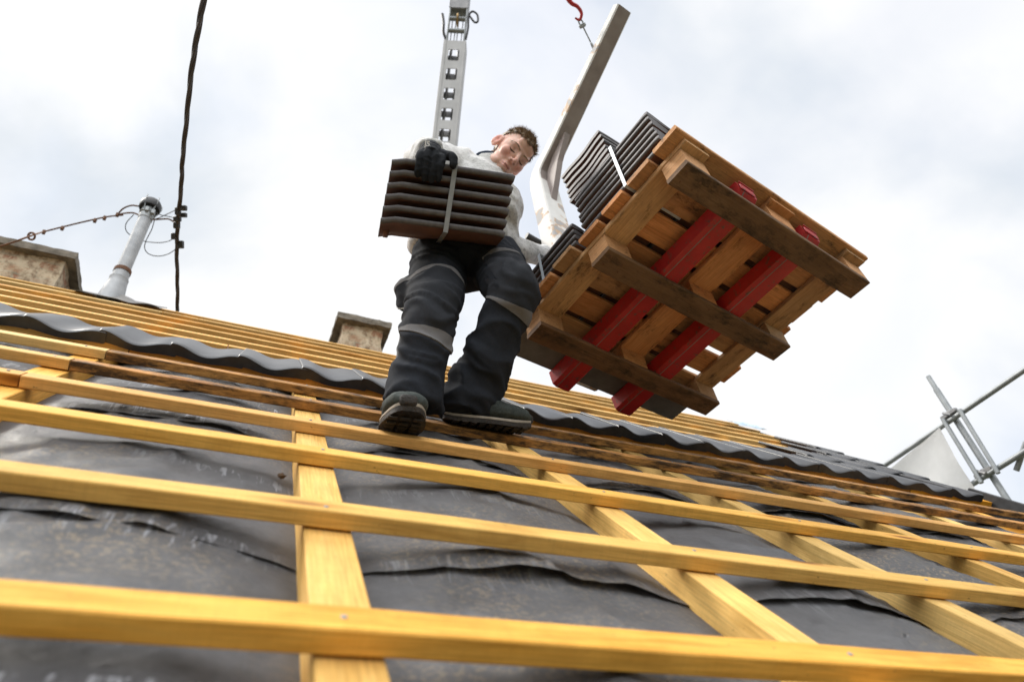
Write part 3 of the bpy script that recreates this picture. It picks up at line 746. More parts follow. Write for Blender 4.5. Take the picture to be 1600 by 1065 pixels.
# ------------------------------------------------------------------ vent pipe with guy wire and service cable
vb = CP(172, 468, 4.56)
vz = lambda px, py: None
vp = thing('vent_pipe', 'leaning grey zinc mast pipe with black cap on a flashing collar', 'pipe', T(vb))
bm = bmesh.new(); lathe(bm, [(.086, -.06), (.082, .0), (.064, .13), (.059, .175), (.061, .18), (.061, .188), (.054, .192), (.052, .255)]); finish(bm, 'flashing_cone', ZINC, vp)
bm = bmesh.new(); lathe(bm, [(.054, .262), (.056, .245), (.056, .275), (.045, .285), (.043, .30)]); finish(bm, 'collar_band', RUST, vp)
bm = bmesh.new(); lathe(bm, [(.0455, .20), (.0445, .86), (.040, .90)]); finish(bm, 'pipe', ZINC, vp)
bm = bmesh.new(); lathe(bm, [(.048, .80), (.049, .81), (.049, .90), (.046, .905)]); finish(bm, 'sleeve', GALV, vp)
bm = bmesh.new(); lathe(bm, [(.072, .915), (.076, .93), (.075, .965), (.062, .99), (.03, 1.002), (.0, 1.004)]); lathe(bm, [(.045, .88), (.05, .95)]); finish(bm, 'rain_cap', BLACK, vp)
bm = bmesh.new()
for a in (.4, 1.7, 2.9, 4.3, 5.4):
    tube(bm, [(.05 * cos(a), .05 * sin(a), .85), (.062 * cos(a), .062 * sin(a), .9), (.078 * cos(a), .078 * sin(a), .96), (.075 * cos(a), .075 * sin(a), 1.0)], .004, 6, 3)
tube(bm, [(.05 * cos(k * pi / 8), .05 * sin(k * pi / 8), .86) for k in range(17)], .006, 8, 2)
box(bm, (-.012, -.065, .84), (.012, -.045, .88), .002); box(bm, (.03, -.06, .83), (.055, -.035, .87), .002)
finish(bm, 'cap_stays', GALV, vp)
bm = bmesh.new(); bmesh.ops.create_grid(bm, x_segments=24, y_segments=18, size=1)
for v in bm.verts: v.co = Vector((v.co.x * .26, v.co.y * .22, -.0 + .012 * noise.noise(Vector((v.co.x * 2.5, v.co.y * 2.5, 3))) + .03 * max(0, 1 - v.co.length * 2.2)))
bmesh.ops.solidify(bm, geom=bm.faces[:], thickness=.004)
fl = finish(bm, 'flashing_sheet', PLATE, None); fl.parent = vp; fl.matrix_local = T((.06, -.03, .0)) @ Matrix.Rotation(PITCH * .93, 4, 'X')
vt = (vb + Vector((0, 0, .86)) - CAMLOC).dot(AX[2])
def wire(name, pts, r, mat, label, cat, seg=8, n=8, twist=None, ext=[]):
    bm = bmesh.new(); q = [CP(*p) for p in pts] + ext
    if twist:
        c = cr(q, n); K = len(c)
        for ph in twist[0]:
            rr = []
            for i, p in enumerate(c):
                d = (c[min(i + 1, K - 1)] - c[max(i - 1, 0)]).normalized(); a = d.cross(AX[2]).normalized(); b = d.cross(a); t = ph + i * twist[1]
                rr.append(p + (a * cos(t) + b * sin(t)) * twist[2])
            tube(bm, rr, r, seg, 1)
    else: tube(bm, q, r, seg, n)
    return bm, q[0]
def wire_thing(name, pts, r, mat, label, cat, **k):
    bm, o0 = wire(name, pts, r, mat, label, cat, **k); mw = T(o0)
    return tag(finish(tolocal(bm, mw), name, mat, None, mw), label, cat)
gw = wire_thing('guy_wire', [(-700, 560, 4.0), (-250, 455, 4.1), (-12, 388, 4.2), (46, 369, 4.3), (68, 362, vt), (120, 349, vt), (165, 339, vt), (192, 336, vt)], .006, RUST, 'rusty guy wire with an eye ring running from the pipe head to the left edge', 'guy wire')
for (x, y) in ((68, 363), (97, 357), (148, 345), (163, 341), (183, 336)):
    bm = bmesh.new(); box(bm, (-.010, -.012, -.014), (.010, .012, .020), .003, 0, T(CP(x, y, vt - .004))); finish(tolocal(bm, gw.matrix_world), 'wire_clamp', RUST, gw)
bm = bmesh.new(); c = CP(49, 369, 4.31); tube(bm, [c + AX[0] * .022 * cos(k * pi / 6) + AX[1] * .022 * sin(k * pi / 6) for k in range(13)], .0065, 8, 3, False); finish(tolocal(bm, gw.matrix_world), 'eye_ring', RUST, gw)
bm = bmesh.new(); tube(bm, [CP(*p) for p in ((183, 336, vt), (192, 326, vt), (205, 321, vt), (216, 322, vt))], .006, 8, 5); tube(bm, [CP(*p) for p in ((183, 336, vt), (195, 333, vt), (210, 333, vt), (226, 341, vt - .06), (240, 343, vt), (262, 342, vt), (272, 347, vt))], .006, 8, 5)
finish(tolocal(bm, gw.matrix_world), 'wire_loop', RUST, gw)
cabt = lambda y: 4.75 - (480 - y) / 480 * 2.0
cab = wire_thing('service_cable', [(277, 486, 4.78), (277, 440, cabt(440)), (276, 390, cabt(390)), (278, 345, cabt(345)), (283, 290, cabt(290)), (285, 250, cabt(250)), (291, 190, cabt(190)), (298, 120, cabt(120)), (307, 60, cabt(60)), (318, 0, cabt(0)), (330, -70, cabt(-70))],   .0072, CABLE, 'thick twisted black service cable rising from the ridge to the top of the photo', 'cable', n=14, ext=[CP(330, -70, cabt(-70)) + (CP(330, -70, cabt(-70)) - CP(307, 60, cabt(60))) * k + Vector((0, 0, -.06 * k * k * .12)) for k in (2, 4, 7, 11)], twist=((0, 2.1, 4.2),   .20, .0062))
for (x, y, sx, sy) in ((278, 330, 8, 12), (276, 352, 9, 10), (272, 369, 8, 10), (282, 382, 9, 12), (287, 325, 9, 8), (287, 336, 9, 7), (277, 342, 11, 8)):
    t = cabt(y) - .006; bm = bmesh.new(); k = t / FPX / 2
    box(bm, (-sx * k, -sy * k, -.014), (sx * k, sy * k, .014), .004, 0, frame(CP(x, y, t), AX[0], z=AX[2])); finish(tolocal(bm, cab.matrix_world), 'cable_clamp', BLACK, cab)
for pts, l in (([(243, 332, vt), (252, 336, vt), (262, 338, vt), (270, 340, vt - .1), (274, 346, cabt(346))], 'brown wire from the pipe head to the cable, upper run'),
            ([(232, 344, vt), (246, 341, vt), (262, 334, vt - .1), (276, 327, cabt(327))], 'brown wire from the pipe head to the cable, straight run'),
            ([(209, 335, vt), (198, 347, vt), (196, 357, vt), (202, 366, vt + .05), (222, 376, vt + .08), (246, 379, vt), (262, 377, vt - .1), (273, 371, cabt(371))], 'thin wire looping behind the pipe to the cable'),
            ([(241, 344, vt), (237, 358, vt), (228, 376, vt - .02), (226, 388, vt - .02), (233, 397, vt - .04), (248, 400, vt - .06), (264, 396, vt - .1), (281, 384, cabt(384))], 'thin wire hanging in a low loop right of the pipe')):
    wire_thing('tie_wire', pts, .0032, CABLE, l, 'wire', n=6)

# ------------------------------------------------------------------ scaffold at the gable
SX = 5.2
def CX(x, y, X=SX):
    d = ray(x, y); return CAMLOC + d * ((X - CAMLOC.x) / d.x)
sb = CX(1556, 752)
sc = thing('scaffold', 'galvanised scaffold standard with guard rails beyond the right verge', 'scaffold', T(sb))
ivs = sc.matrix_world
def stube(name, a, b, r, mat=GALV):
    bm = bmesh.new(); tube(bm, [a, b], r, 14, 6); return finish(tolocal(bm, ivs), name, mat, sc)
top, bot = CX(1463, 608), CX(1556, 752)
dn = (bot - top)
stube('standard', top, bot + dn * 1.4, .024); stube('spigot', CX(1450.6, 588), top + dn * .1, .019)
for a, b in (((1385, 725), (1640, 551)), ((1500, 768), (1650, 675))): 
    A, B = CX(*a, SX - .045), CX(*b, SX - .045); stube('guard_rail', A - (B - A) * .25, B + (B - A) * .3, .0205)
for a, b in (((1473.6, 654.7), (1534, 754)), ((1499.5, 640), (1560, 739))): stube('toe_post', CX(*a, SX - .075), CX(*b, SX - .075), .017)
stube('far_standard', CX(1604, 690), CX(1588, 735) - (CX(1604, 690) - CX(1588, 735)) * .0, .02)
for (x, y) in ((1487, 648), (1541, 739)):
    bm = bmesh.new(); p = CX(x, y, SX - .02)
    lathe(bm, [(.034, -.028), (.034, .028)], frame(p, AX[0], z=dn), 12); box(bm, (-.075, -.02, -.018), (.075, .015, .018), .006, 0, frame(p + Vector((-.03, 0, 0)), (CX(1640, 551) - CX(1385, 725)), z=dn)); lathe(bm, [(.011, -.05), (.011, .05)], frame(p + Vector((-.05, 0, 0)), AX[0], z=AX[2]), 8)
    finish(tolocal(bm, ivs), 'coupler', RUST if False else GREYST, sc)
# tarpaulin triangle
bm = bmesh.new(); A, B, C_ = CX(1469, 668, SX - .09), CX(1388, 735, SX - .09), CX(1516, 752, SX - .09)
n_ = 22; g = []
for i in range(n_ + 1):
    row = []
    for j in range(i + 1):
        a = i / n_; b = (j / i) if i else 0
        p = A + ((B + (B - A) * .25).lerp(C_ + (C_ - A) * .25, b) - A) * a
        row.append(bm.verts.new(p + Vector((.03 * noise.noise(p * 3.5) + .02 * sin(b * 6) * a, 0, 0))))
    g.append(row)
for i in range(n_):
    for j in range(i + 1):
        bm.faces.new((g[i][j], g[i + 1][j], g[i + 1][j + 1]))
        if j < i: bm.faces.new((g[i][j], g[i + 1][j + 1], g[i][j + 1]))
bmesh.ops.solidify(bm, geom=bm.faces[:], thickness=.002)
mw = T(A); tag(finish(tolocal(bm, mw), 'tarpaulin', TARP, None, mw), 'white tarpaulin triangle hanging from the scaffold rail at the right', 'tarpaulin')

# ------------------------------------------------------------------ crane boom far behind
BT0, BT1 = CP(691, 245, 7.0), CP(711, 64, 7.6)
bx = frame(BT1, BT0 - BT1, z=AX[2]); BLn = (BT0 - BT1).length
boom = thing('crane_boom', 'grey aluminium crane boom with square holes rising behind the worker', 'crane', bx)
hw = .122; hz = .13; NH = 7; pitch = .205 * BLn / 1.31
bm = bmesh.new()
def holed_plate(bm, zf, th, L0, L1, hw, hole_x, hsx, hsy, skip=False):
    rad = .018
    import itertools
    xs = [L0]
    for hx in hole_x: xs += [hx - hsx, hx + hsx]
    xs.append(L1)
    box(bm, (L0, -hw, zf), (L1, -hsy, zf + th)); box(bm, (L0, hsy, zf), (L1, hw, zf + th))
    for i in range(0, len(xs), 2):
        box(bm, (xs[i], -hsy + .0004, zf + .0003), (xs[i + 1], hsy - .0004, zf + th - .0003))
    for hx in hole_x:       # rounded corners of the holes
        for a in (-1, 1):
            for b in (-1, 1):
                c = Vector((hx + a * hsx, b * hsy, 0)); o = [c + Vector((a * .0003, b * .0003, 0))]
                for k in range(6):
                    t = k / 5 * pi / 2; o.append(c + Vector((-a * .02 * (1 - sin(t)) , -b * .02 * (1 - cos(t)), 0)))
                r = [[p + Vector((0, 0, zf + .0006)) for p in o], [p + Vector((0, 0, zf + th - .0006)) for p in o]]
                rings(bm, r)
hx = [.20 + .262 * k for k in range(34)]
hx = [h * (BLn / 1.30) * .86 + .0 for h in hx]
holed_plate(bm, -.004, .008, .0, 9.4, hw, hx, .080, .060)
box(bm, (0, -hw - .004, -.010), (9.4, -hw + .004, .17), .002); box(bm, (0, hw - .004, -.010), (9.4, hw + .004, .17), .002)
box(bm, (0, -hw, -.012), (9.4, -hw + .03, -.004), .001); box(bm, (0, hw - .03, -.012), (9.4, hw, -.004), .001)
finish(bm, 'boom_section', ALU, boom, smooth=False)
bm = bmesh.new()
for k in range(8): box(bm, (.12 + .26 * k, -hw + .006, .10), (.19 + .26 * k, hw - .006, .115))
tube(bm, [(0, -.04, .08), (2.3, -.04, .085)], .012, 8, 2); tube(bm, [(0, .045, .09), (2.3, .04, .085)], .016, 8, 2)
finish(bm, 'inner_rods', GREYST, boom)
# joint above the section
bm = bmesh.new()
box(bm, (-.62, -.105, .0), (.06, -.088, .07), .004); box(bm, (-.50, .088, .0), (.06, .105, .07), .004)
for x in (-.36, -.18): lathe(bm, [(.026, -.10), (.026, .10)], T((x, 0, .03)) @ Matrix.Rotation(pi / 2, 4, 'X'), 14)
for y in (-.06, -.01, .02, .06): tube(bm, [(-.50, y, .05), (.04, y, .05)], .006, 6, 2)
finish(bm, 'joint_links', GALV, boom)
bm = bmesh.new(); lathe(bm, [(.075, -.008), (.075, .008)], T((-.34, 0, .03)) @ Matrix.Rotation(pi / 2, 4, 'X'), 24); finish(bm, 'sheave', simple('brass', (.30, .19, .07), (.42, .28, .12), 20, .4, .6), boom)
bm = bmesh.new()
holed_plate(bm, -.004, .008, -7.6, -.50, .10, [-7.45 + .25 * k for k in range(28)], .05, .045)
box(bm, (-7.6, -.108, -.01), (-.5, -.10, .14), .002); box(bm, (-7.6, .10, -.01), (-.5, .108, .14), .002); box(bm, (-.56, -.1, .0), (-.49, .1, .13), .004)
finish(bm, 'upper_section', GREYST, boom, smooth=False)
bm = bmesh.new()
tube(bm, [(-.05, -.115, .02), (-.2, -.13, .0), (-.35, -.125, -.02), (-.42, -.16, -.03), (-.38, -.22, -.03), (-.28, -.235, -.03), (-.27, -.2, -.02), (-.34, -.15, -.02), (-.40, -.12, .0)], .012, 8, 5)
tube(bm, [(-.02, .10, .02), (-.12, .14, .0), (-.25, .15, -.01), (-.38, .175, -.01)], .016, 8, 4)
finish(bm, 'hoses', BLACK, boom)

# ------------------------------------------------------------------ the worker
PB = RW(.55, 2.1, 0)
per = thing('person', 'young worker in navy work trousers and white fleece carrying a bundle of tiles', 'person', T(PB))
PMW = per.matrix_world
def pfin(bm, name, mat, parent=None, angle=60):
    tolocal(bm, PMW); return finish(bm, name, mat, parent or per, angle=angle)
def loft(bm, R_, seg=28, n=5):
    """R_: list of (center, half axis a, half axis b) -> closed surface, Catmull-Rom between"""
    C3 = cr([r[0] for r in R_], n); A3 = cr([r[1] for r in R_], n); B3 = cr([r[2] for r in R_], n)
    rs = []
    for c, a, b in zip(C3, A3, B3): rs.append([c + a * cos(2 * pi * k / seg) + b * sin(2 * pi * k / seg) for k in range(seg)])
    return rings(bm, rs)
UP = Vector((0, 0, 1))
def limb(bm, P, R, seg=20, n=7): tube(bm, P, R, seg, n)

# trousers
hipR, kneeR, ankR = CP(686, 412, 2.74), CP(672, 500, 2.33), CP(645, 640, 2.20)
hipL, kneeL, ankL = CP(772, 412, 2.80), CP(802, 455, 2.42), CP(736, 632, 2.40)
pelv = (hipR + hipL) / 2
latp = (hipL - hipR).normalized()
bm = bmesh.new()
fw = latp.cross(UP).normalized()           # pointing away/forward; sign set below
if fw.dot(AX[2]) > 0: fw = -fw             # towards the camera = his front
loft(bm, [(pelv - UP * .085, latp * .10, fw * .085), (pelv - UP * .03, latp * .178, fw * .125), (pelv + UP * .06, latp * .178, fw * .128), (pelv + UP * .15, latp * .162, fw * .115), (pelv + UP * .21, latp * .15, fw * .11)])
limb(bm, [hipR + UP * .03, hipR.lerp(kneeR, .35), hipR.lerp(kneeR, .72), kneeR, kneeR.lerp(ankR, .3), kneeR.lerp(ankR, .65), ankR.lerp(kneeR, .05)], [.110, .106, .096, .088, .084, .090, .096])
limb(bm, [hipL + UP * .03, hipL.lerp(kneeL, .35), hipL.lerp(kneeL, .75), kneeL + AX[2] * .01, kneeL.lerp(ankL, .3), kneeL.lerp(ankL, .65), kneeL.lerp(ankL, 1.04)], [.110, .106, .095, .087, .085, .086, .086])
ell(bm, (0, 0, 0), (.076, .084, .070), T(CP(718, 628, 2.38)))
ell(bm, (0, 0, 0), (.078, .078, .085), T(CP(738, 592, 2.40)))
# cargo pocket bulges
ell(bm, (0, 0, 0), (.045, .05, .085), T(hipR.lerp(kneeR, .55) - latp * .095 + AX[2] * .03))
TROU = remesh(bm, .0085, 5)
def folds(b, axes, amp):
    """cloth folds: ridges that wrap the limbs, stronger at knee and hem"""
    b.normal_update(); off = []
    for v in b.verts:
        p = v.co; best = None
        for (A, B, w0, w1) in axes:
            d = B - A; t = max(0, min(1, (p - A).dot(d) / d.length_squared)); q = A + d * t; dist = (p - q).length
            if best is None or dist < best[0]: best = (dist, t, d.normalized(), w0 + (w1 - w0) * t, q)
        _, t, d, w_, q = best
        c = Vector((p.z * 14 + p.x * 6 - p.y * 5, p.x * 6 + p.y * 4.2, p.z * 5.0)); c += Vector((noise.noise(p * 6), noise.noise(p * 5 + Vector((3, 0, 0))), 0)) * 1.7
        k = (1 - abs(noise.noise(c))) ** 4 - .28 + .55 * noise.noise(c * .55 + Vector((9, 2, 4)))
        c2 = Vector((p.z * 40 + p.x * 30 - p.y * 12, p.x * 14, p.y * 14)); k += .22 * ((1 - abs(noise.noise(c2))) ** 3 - .35)
        off.append(k * amp * w_)
    for v, o in zip(b.verts, off): v.co += v.normal * o
    for _ in range(2): bmesh.ops.smooth_vert(b, verts=b.verts[:], factor=.4, use_axis_x=True, use_axis_y=True, use_axis_z=True)
    b.normal_update()
folds(TROU, [(hipR, kneeR, .8, 1.1), (kneeR, ankR, 1.0, 1.2), (hipL, kneeL, .7, 1.0), (kneeL, ankL, 1.0, 1.2), (pelv + UP * .2, pelv, .6, .6)], .0165)
# open hems: hollow shows the shoe
def cut(src, planes, off, near):
    b = src.copy(); c, r = near
    bmesh.ops.delete(b, geom=[f for f in b.faces if (f.calc_center_median() - c).length > r], context='FACES')
    for co, no in planes:
        bmesh.ops.bisect_plane(b, geom=b.verts[:] + b.edges[:] + b.faces[:], plane_co=co, plane_no=no, clear_inner=True)
    b.normal_update()
    nv = {v: v.normal.copy() for v in b.verts}
    inner = {v: v.co + nv[v] * -.002 for v in b.verts}
    be = [e for e in b.edges if len(e.link_faces) == 1]
    vmap = {v: b.verts.new(inner[v]) for v in {v for e in be for v in e.verts}}
    for v, n_ in nv.items(): v.co += n_ * off
    for e in be:
        a, d = e.verts
        try: b.faces.new((a, d, vmap[d], vmap[a]))
        except ValueError: pass
    return b
def shell(src, cuts, name, mat, parent):
    B = bmesh.new()
    for planes, off, near in cuts:
        b = cut(src, planes, off, near); me = bpy.data.meshes.new('t'); b.to_mesh(me); b.free(); B.from_mesh(me); bpy.data.meshes.remove(me)
    return pfin(B, name, mat, parent, 70)
trsrc = TROU.copy()
TRO = pfin(TROU, 'trousers', NAVY)
dR1, dR2 = (kneeR - hipR).normalized(), (ankR - kneeR).normalized()
dL1, dL2 = (kneeL - hipL).normalized(), (ankL - kneeL).normalized()
vR, vL = -AX[2] * .9 - AX[0] * .15, -AX[2] * .75 + AX[0] * .35 - UP * .2
# knee pads: front half only, from above the knee to the upper shin
PIPE = simple('pale reflective piping', (.30, .30, .30), (.45, .45, .45), 60, .5)
def piping(hip, knee, ank, d1, d2, v, sgn):
    v1 = (v - d1 * v.dot(d1)).normalized(); v2 = (v - d2 * v.dot(d2)).normalized(); l1, l2 = d1.cross(v1) * sgn, d2.cross(v2) * sgn; md = (d1 + d2).normalized()
    o = .012
    shell(trsrc, [([(knee + v1 * o, v1), (knee + v1 * (o + .005), -v1), (knee, l1), (knee, -md), (hip.lerp(knee, .35), d1)], .0055, (hip.lerp(knee, .6), .4)),
                  ([(knee + v2 * o, v2), (knee + v2 * (o + .005), -v2), (knee, l2), (knee, md), (knee.lerp(ank, .55), -d2)], .0055, (knee, .4))], 'piping', PIPE, TRO)
def kneepad(knee, hip, ank, d1, d2, v, up_, dn_, bandw, latw):
    a = knee - d1 * up_; b = knee + d2 * dn_
    lat = d2.cross(v).normalized()
    v1 = (v - d1 * v.dot(d1)).normalized(); v2 = (v - d2 * v.dot(d2)).normalized(); md = (d1 + d2).normalized()
    f1_, f2_ = [(knee - v1 * .012, v1)], [(knee - v2 * .012, v2)]
    shell(trsrc, [([(a, d1), (knee, -md)] + f1_, .0035, (knee, .27)), ([(knee, md), (b, -d2)] + f2_, .0035, (knee, .2))], 'knee_pad', PADC, TRO)
    shell(trsrc, [([(a - d1 * bandw, d1), (a, -d1)] + f1_, .0045, (a, .17))], 'trim_band', GREYC, TRO)
    shell(trsrc, [([(b, d2), (b + d2 * (bandw * 1.15), -(d2 + lat * .25))] + f2_, .0045, (b, .16))], 'trim_band', GREYC, TRO)
kneepad(kneeR, hipR, ankR, dR1, dR2, vR, .21, .06, .030, .1)
kneepad(kneeL, hipL, ankL, dL1, dL2, vL, .20, .05, .026, .1)
piping(hipR, kneeR, ankR, dR1, dR2, vR, 1 if dR2.cross(vR).dot(AX[0]) < 0 else -1)
# belt buckle and belt
bm = bmesh.new(); box(bm, (-.055, .0, -.018), (.055, .012, .018), .004, 0, frame(pelv + UP * .185 + fw * .112, latp, z=UP)); 
loft(bm, [(pelv + UP * .168, latp * .163, fw * .119), (pelv + UP * .172, latp * .163, fw * .119), (pelv + UP * .205, latp * .158, fw * .116), (pelv + UP * .21, latp * .155, fw * .114)], n=2)
pfin(bm, 'belt', BLACK)

# shoes
def shoe(mw, name_seed):
    bm = bmesh.new()
    st = [(-.005, .026, .05, .03), (.015, .034, .085, .02), (.05, .038, .108, .02), (.09, .040, .104, .022), (.125, .043, .096, .018), (.165, .048, .087, .018), (.205, .051, .080, .02), (.245, .049, .076, .022), (.272, .041, .068, .026), (.290, .024, .054, .03)]
    rs = []
    for x, hw_, ht, zb in st:
        yo = -.006 * sin(x / .29 * pi)
        r = []
        for k in range(18):
            a = 2 * pi * k / 18; cy, sz = cos(a), sin(a)
            yy = hw_ * (abs(cy) ** .75) * (1 if cy > 0 else -1) * (1 - .28 * max(0, sz) * (1 if x < .16 else .7)); z = (zb + ht) / 2 + (ht - zb) / 2 * (abs(sz) ** .7) * (1 if sz > 0 else -1)
            r.append(Vector((x, yy + yo, z)))
        rs.append(r)
    rings(bm, rs)
    ell(bm, (.045, 0, .095), (.048, .036, .035))
    b = remesh(bm, .0045, 3)
    b.normal_update()
    for v in b.verts: v.co += v.normal * (.0022 * noise.noise(v.co * 30) + .0016 * (1 - abs(noise.noise(v.co * 55))) ** 6)
    for v in b.verts: v.co = mw @ v.co
    up = pfin(b, 'shoe', SHOE)
    def soleprof(z0, z1, grow, cut=0):
        o = []
        N = 40
        for k in range(N):
            a = 2 * pi * k / N; x = .141 + .149 * cos(a); t = (x + .008) / .298
            hw_ = (.036 + .018 * max(0, min(1, (t - .25) / .45))) * (abs(sin(a)) ** .62) + grow * .5
            rock = .016 * max(0, (t - .72) / .28) ** 1.7 + .006 * max(0, (.1 - t) / .1)
            o.append((x + (x - .141) / .149 * grow, hw_ * (1 if sin(a) >= 0 else -1) - .006 * sin(max(0, min(1, t)) * pi), rock))
        return o
    for nm, z0, z1, gr, mt in (('midsole', .0105, .0185, .003, MIDS), ('outsole', -.004, .0103, .0035, SOLE)):
        bm = bmesh.new(); pr = soleprof(z0, z1, gr)
        rings(bm, [[mw @ Vector((x, y, z0 + r)) for x, y, r in pr], [mw @ Vector((x * 1.0, y * 1.0, (z0 + z1) / 2 + r)) for x, y, r in pr], [mw @ Vector((x, y * .97, z1 + r)) for x, y, r in pr]])
        if nm == 'outsole':
            for i in range(9):
                for j in (-1, 0, 1):
                    x = .02 + i * .029; rr = .016 * max(0, ((x + .008) / .298 - .72) / .28) ** 1.7
                    box(bm, (x, -.006 + j * .029 - .011, -.0085 + rr), (x + .019, -.006 + j * .029 + .011, -.0042 + rr), .001, 0, mw)
        pfin(bm, nm, mt, up, 35)
    bm = bmesh.new()
    box(bm, (.262, -.026, .022), (.297, .016, .055), .010, 0, mw, 2)
    pfin(bm, 'toe_guard', SOLE, up)
    bm = bmesh.new()
    for i in range(5):
        x = .085 + i * .022; z = .1145 - i * .0098
        tube(bm, [mw @ Vector(p) for p in ((x, -.030, z - .016), (x + .004, -.006, z), (x + .012, .022, z - .014))], .0024, 6, 4); tube(bm, [mw @ Vector(p) for p in ((x + .008, -.032, z - .020), (x + .006, -.004, z + .001), (x, .020, z - .012))], .0024, 6, 4)
    tube(bm, [mw @ Vector(p) for p in ((.09, .0, .112), (.10, .03, .105), (.085, .05, .08), (.09, .052, .055))], .0022, 6, 5); tube(bm, [mw @ Vector(p) for p in ((.09, .0, .112), (.08, -.03, .11), (.09, -.045, .085), (.08, -.05, .07))], .0022, 6, 5)
    pfin(bm, 'laces', LACE, up)
# right shoe: pointing down the slope towards the camera, ball on the fourth batten
fwd = Vector((-.10, -1, -.28)).normalized()
cR = RW(.395, 1.932, .006)
SSC = Matrix.Diagonal((1.1, 1.22, 1.12, 1))
shoe(frame(cR - fwd * .20 + Vector((0, 0, .012)), fwd, z=UP) @ SSC, 1)
# left shoe: along the roof, on the fifth batten
fwd2 = Vector((1, -.10, -.035)).normalized()
cL = RW(.598, 2.262, .010)
shoe(frame(cL - fwd2 * .0, fwd2, z=UP + Vector((0, -.35, 0))) @ Matrix.Diagonal((1.03, 1.14, 1.06, 1)), 2)

# head frame from its look in the picture: e = his left, f = facing, u = top of the head
EYE = CP(810, 243, 2.90)
zc = -AX[2]
u0 = (AX[0] * .79 - AX[1] * .61).normalized(); e0 = (AX[0] * .61 + AX[1] * .79).normalized()
ya = radians(28); f1 = (zc * cos(ya) + e0 * sin(ya)).normalized(); e1 = f1.cross(u0) * -1
pa = radians(8); f2 = (f1 * cos(pa) + u0 * sin(pa)).normalized(); u2 = (u0 - f2 * u0.dot(f2)).normalized(); e2 = u2.cross(f2)
if e2.dot(e0) < 0: e2 = -e2
HS = 1.04
HM = Matrix((e2, f2, u2)).transposed().to_4x4()
HM = HM @ Matrix.Scale(HS, 4); HM.translation = EYE - (f2 * .082) * HS
# torso, arms
shR, shL = CP(716, 262, 2.95), CP(790, 318, 2.97)
neckb = CP(768, 272, 2.97)
lats = (shL - shR).normalized()
che = CP(752, 318, 2.92)
fs_ = lats.cross(neckb - pelv).normalized()
if fs_.dot(AX[2]) > 0: fs_ = -fs_
bm = bmesh.new()
wst = pelv + UP * .20
loft(bm, [(pelv + UP * .10, latp * .172, fw * .128), (pelv + UP * .14, latp * .186, fw * .140), (wst, latp * .178, fw * .132), (wst.lerp(che, .5), (latp + lats).normalized() * .172, fw * .128), (che, lats * .185, fs_ * .125), (neckb.lerp(che, .4), lats * .185, fs_ * .11), (neckb.lerp(che, .08), lats * .11, fs_ * .085), (neckb + (neckb - che).normalized() * .02, lats * .072, fs_ * .07)], 28, 5)
wrR = BM_ @ Vector((.152, .105, .03 + PIT * 5 + .075)); elbR = CP(660, 250, 2.80)
limb(bm, [shR + lats * .05, shR, shR.lerp(elbR, .5), elbR, elbR.lerp(wrR, .5), wrR], [.085, .088, .080, .070, .066, .055])
elbL, wrL = CP(788, 385, 2.93), CP(862, 402, 3.15)
limb(bm, [shL - lats * .05, shL, shL.lerp(elbL, .5), elbL, elbL.lerp(wrL, .5), wrL], [.08, .078, .066, .058, .052, .046])
ell(bm, (0, 0, 0), (.045, .06, .05), T(CP(654, 379, 2.76)))
JK = remesh(bm, .008, 5)
folds(JK, [(shR, elbR, 1, 1.2), (elbR, wrR, 1.2, 1.3), (shL, elbL, 1, 1.2), (elbL, wrL, 1.2, 1), (pelv, che, .8, .8), (che, neckb, .7, .6)], .011)
JKo = pfin(JK, 'fleece_jacket', MEL)
# collar: stand-up ring with navy lining
def collar(r0, z0, z1, mat, nm, off):
    bm = bmesh.new(); ax = ((HM @ Vector((0, -.03, -.10))) - neckb).normalized(); a = lats; a = (a - ax * a.dot(ax)).normalized(); b = ax.cross(a)
    rs = []
    for i in range(6):
        t = i / 5; z = z0 + (z1 - z0) * t; rr = r0 * (1 + .10 * t)
        rs.append([neckb + ax * (z + .010 * sin(k * 2 * pi / 36 * 2 + 1)) + (a * cos(2 * pi * k / 36) + b * .95 * sin(2 * pi * k / 36)) * (rr + .004 * noise.noise(Vector((k * .7, t * 2, off)))) for k in range(36)])
    inn = [[p + (neckb + ax * (p - neckb).dot(ax) - p).normalized() * .007 for p in r] for r in reversed(rs)]
    rings(bm, rs + inn, cap=False)
    pfin(bm, nm, mat, JKo)
collar(.083, -.03, .035, MEL, 'collar', 1); collar(.075, -.02, .060, DNAVY, 'collar_lining', 5)
# head and neck
bm = bmesh.new()
E_ = lambda c, r, rot=None: ell(bm, (0, 0, 0), r, HM @ T(c) @ (rot or Matrix()), 24, 16)
E_((0, -.022, .032), (.0745, .094, .084)); E_((0, .02, .005), (.069, .066, .075)); E_((0, .026, -.045), (.058, .058, .066))
E_((0, .050, -.094), (.030, .028, .024)); E_((.034, .022, -.078), (.026, .045, .026)); E_((-.034, .022, -.078), (.026, .045, .026))
for s in (-1, 1):
    E_((s * .038, .052, -.024), (.026, .026, .028)); E_((s * .027, .074, .020), (.026, .012, .009), Matrix.Rotation(s * -.12, 4, 'Y'))
    E_((s * .0765, -.012, -.008), (.010, .021, .032), Matrix.Rotation(s * .25, 4, 'Z') @ Matrix.Rotation(-.2, 4, 'X')); E_((s * .084, -.018, -.006), (.007, .016, .028), Matrix.Rotation(s * .45, 4, 'Z') @ Matrix.Rotation(-.2, 4, 'X'))
    E_((s * .0125, .094, -.038), (.0088, .011, .008))
E_((0, .066, .024), (.045, .02, .016)); E_((0, .070, -.066), (.028, .022, .022)); E_((0, .066, .05), (.045, .022, .03))
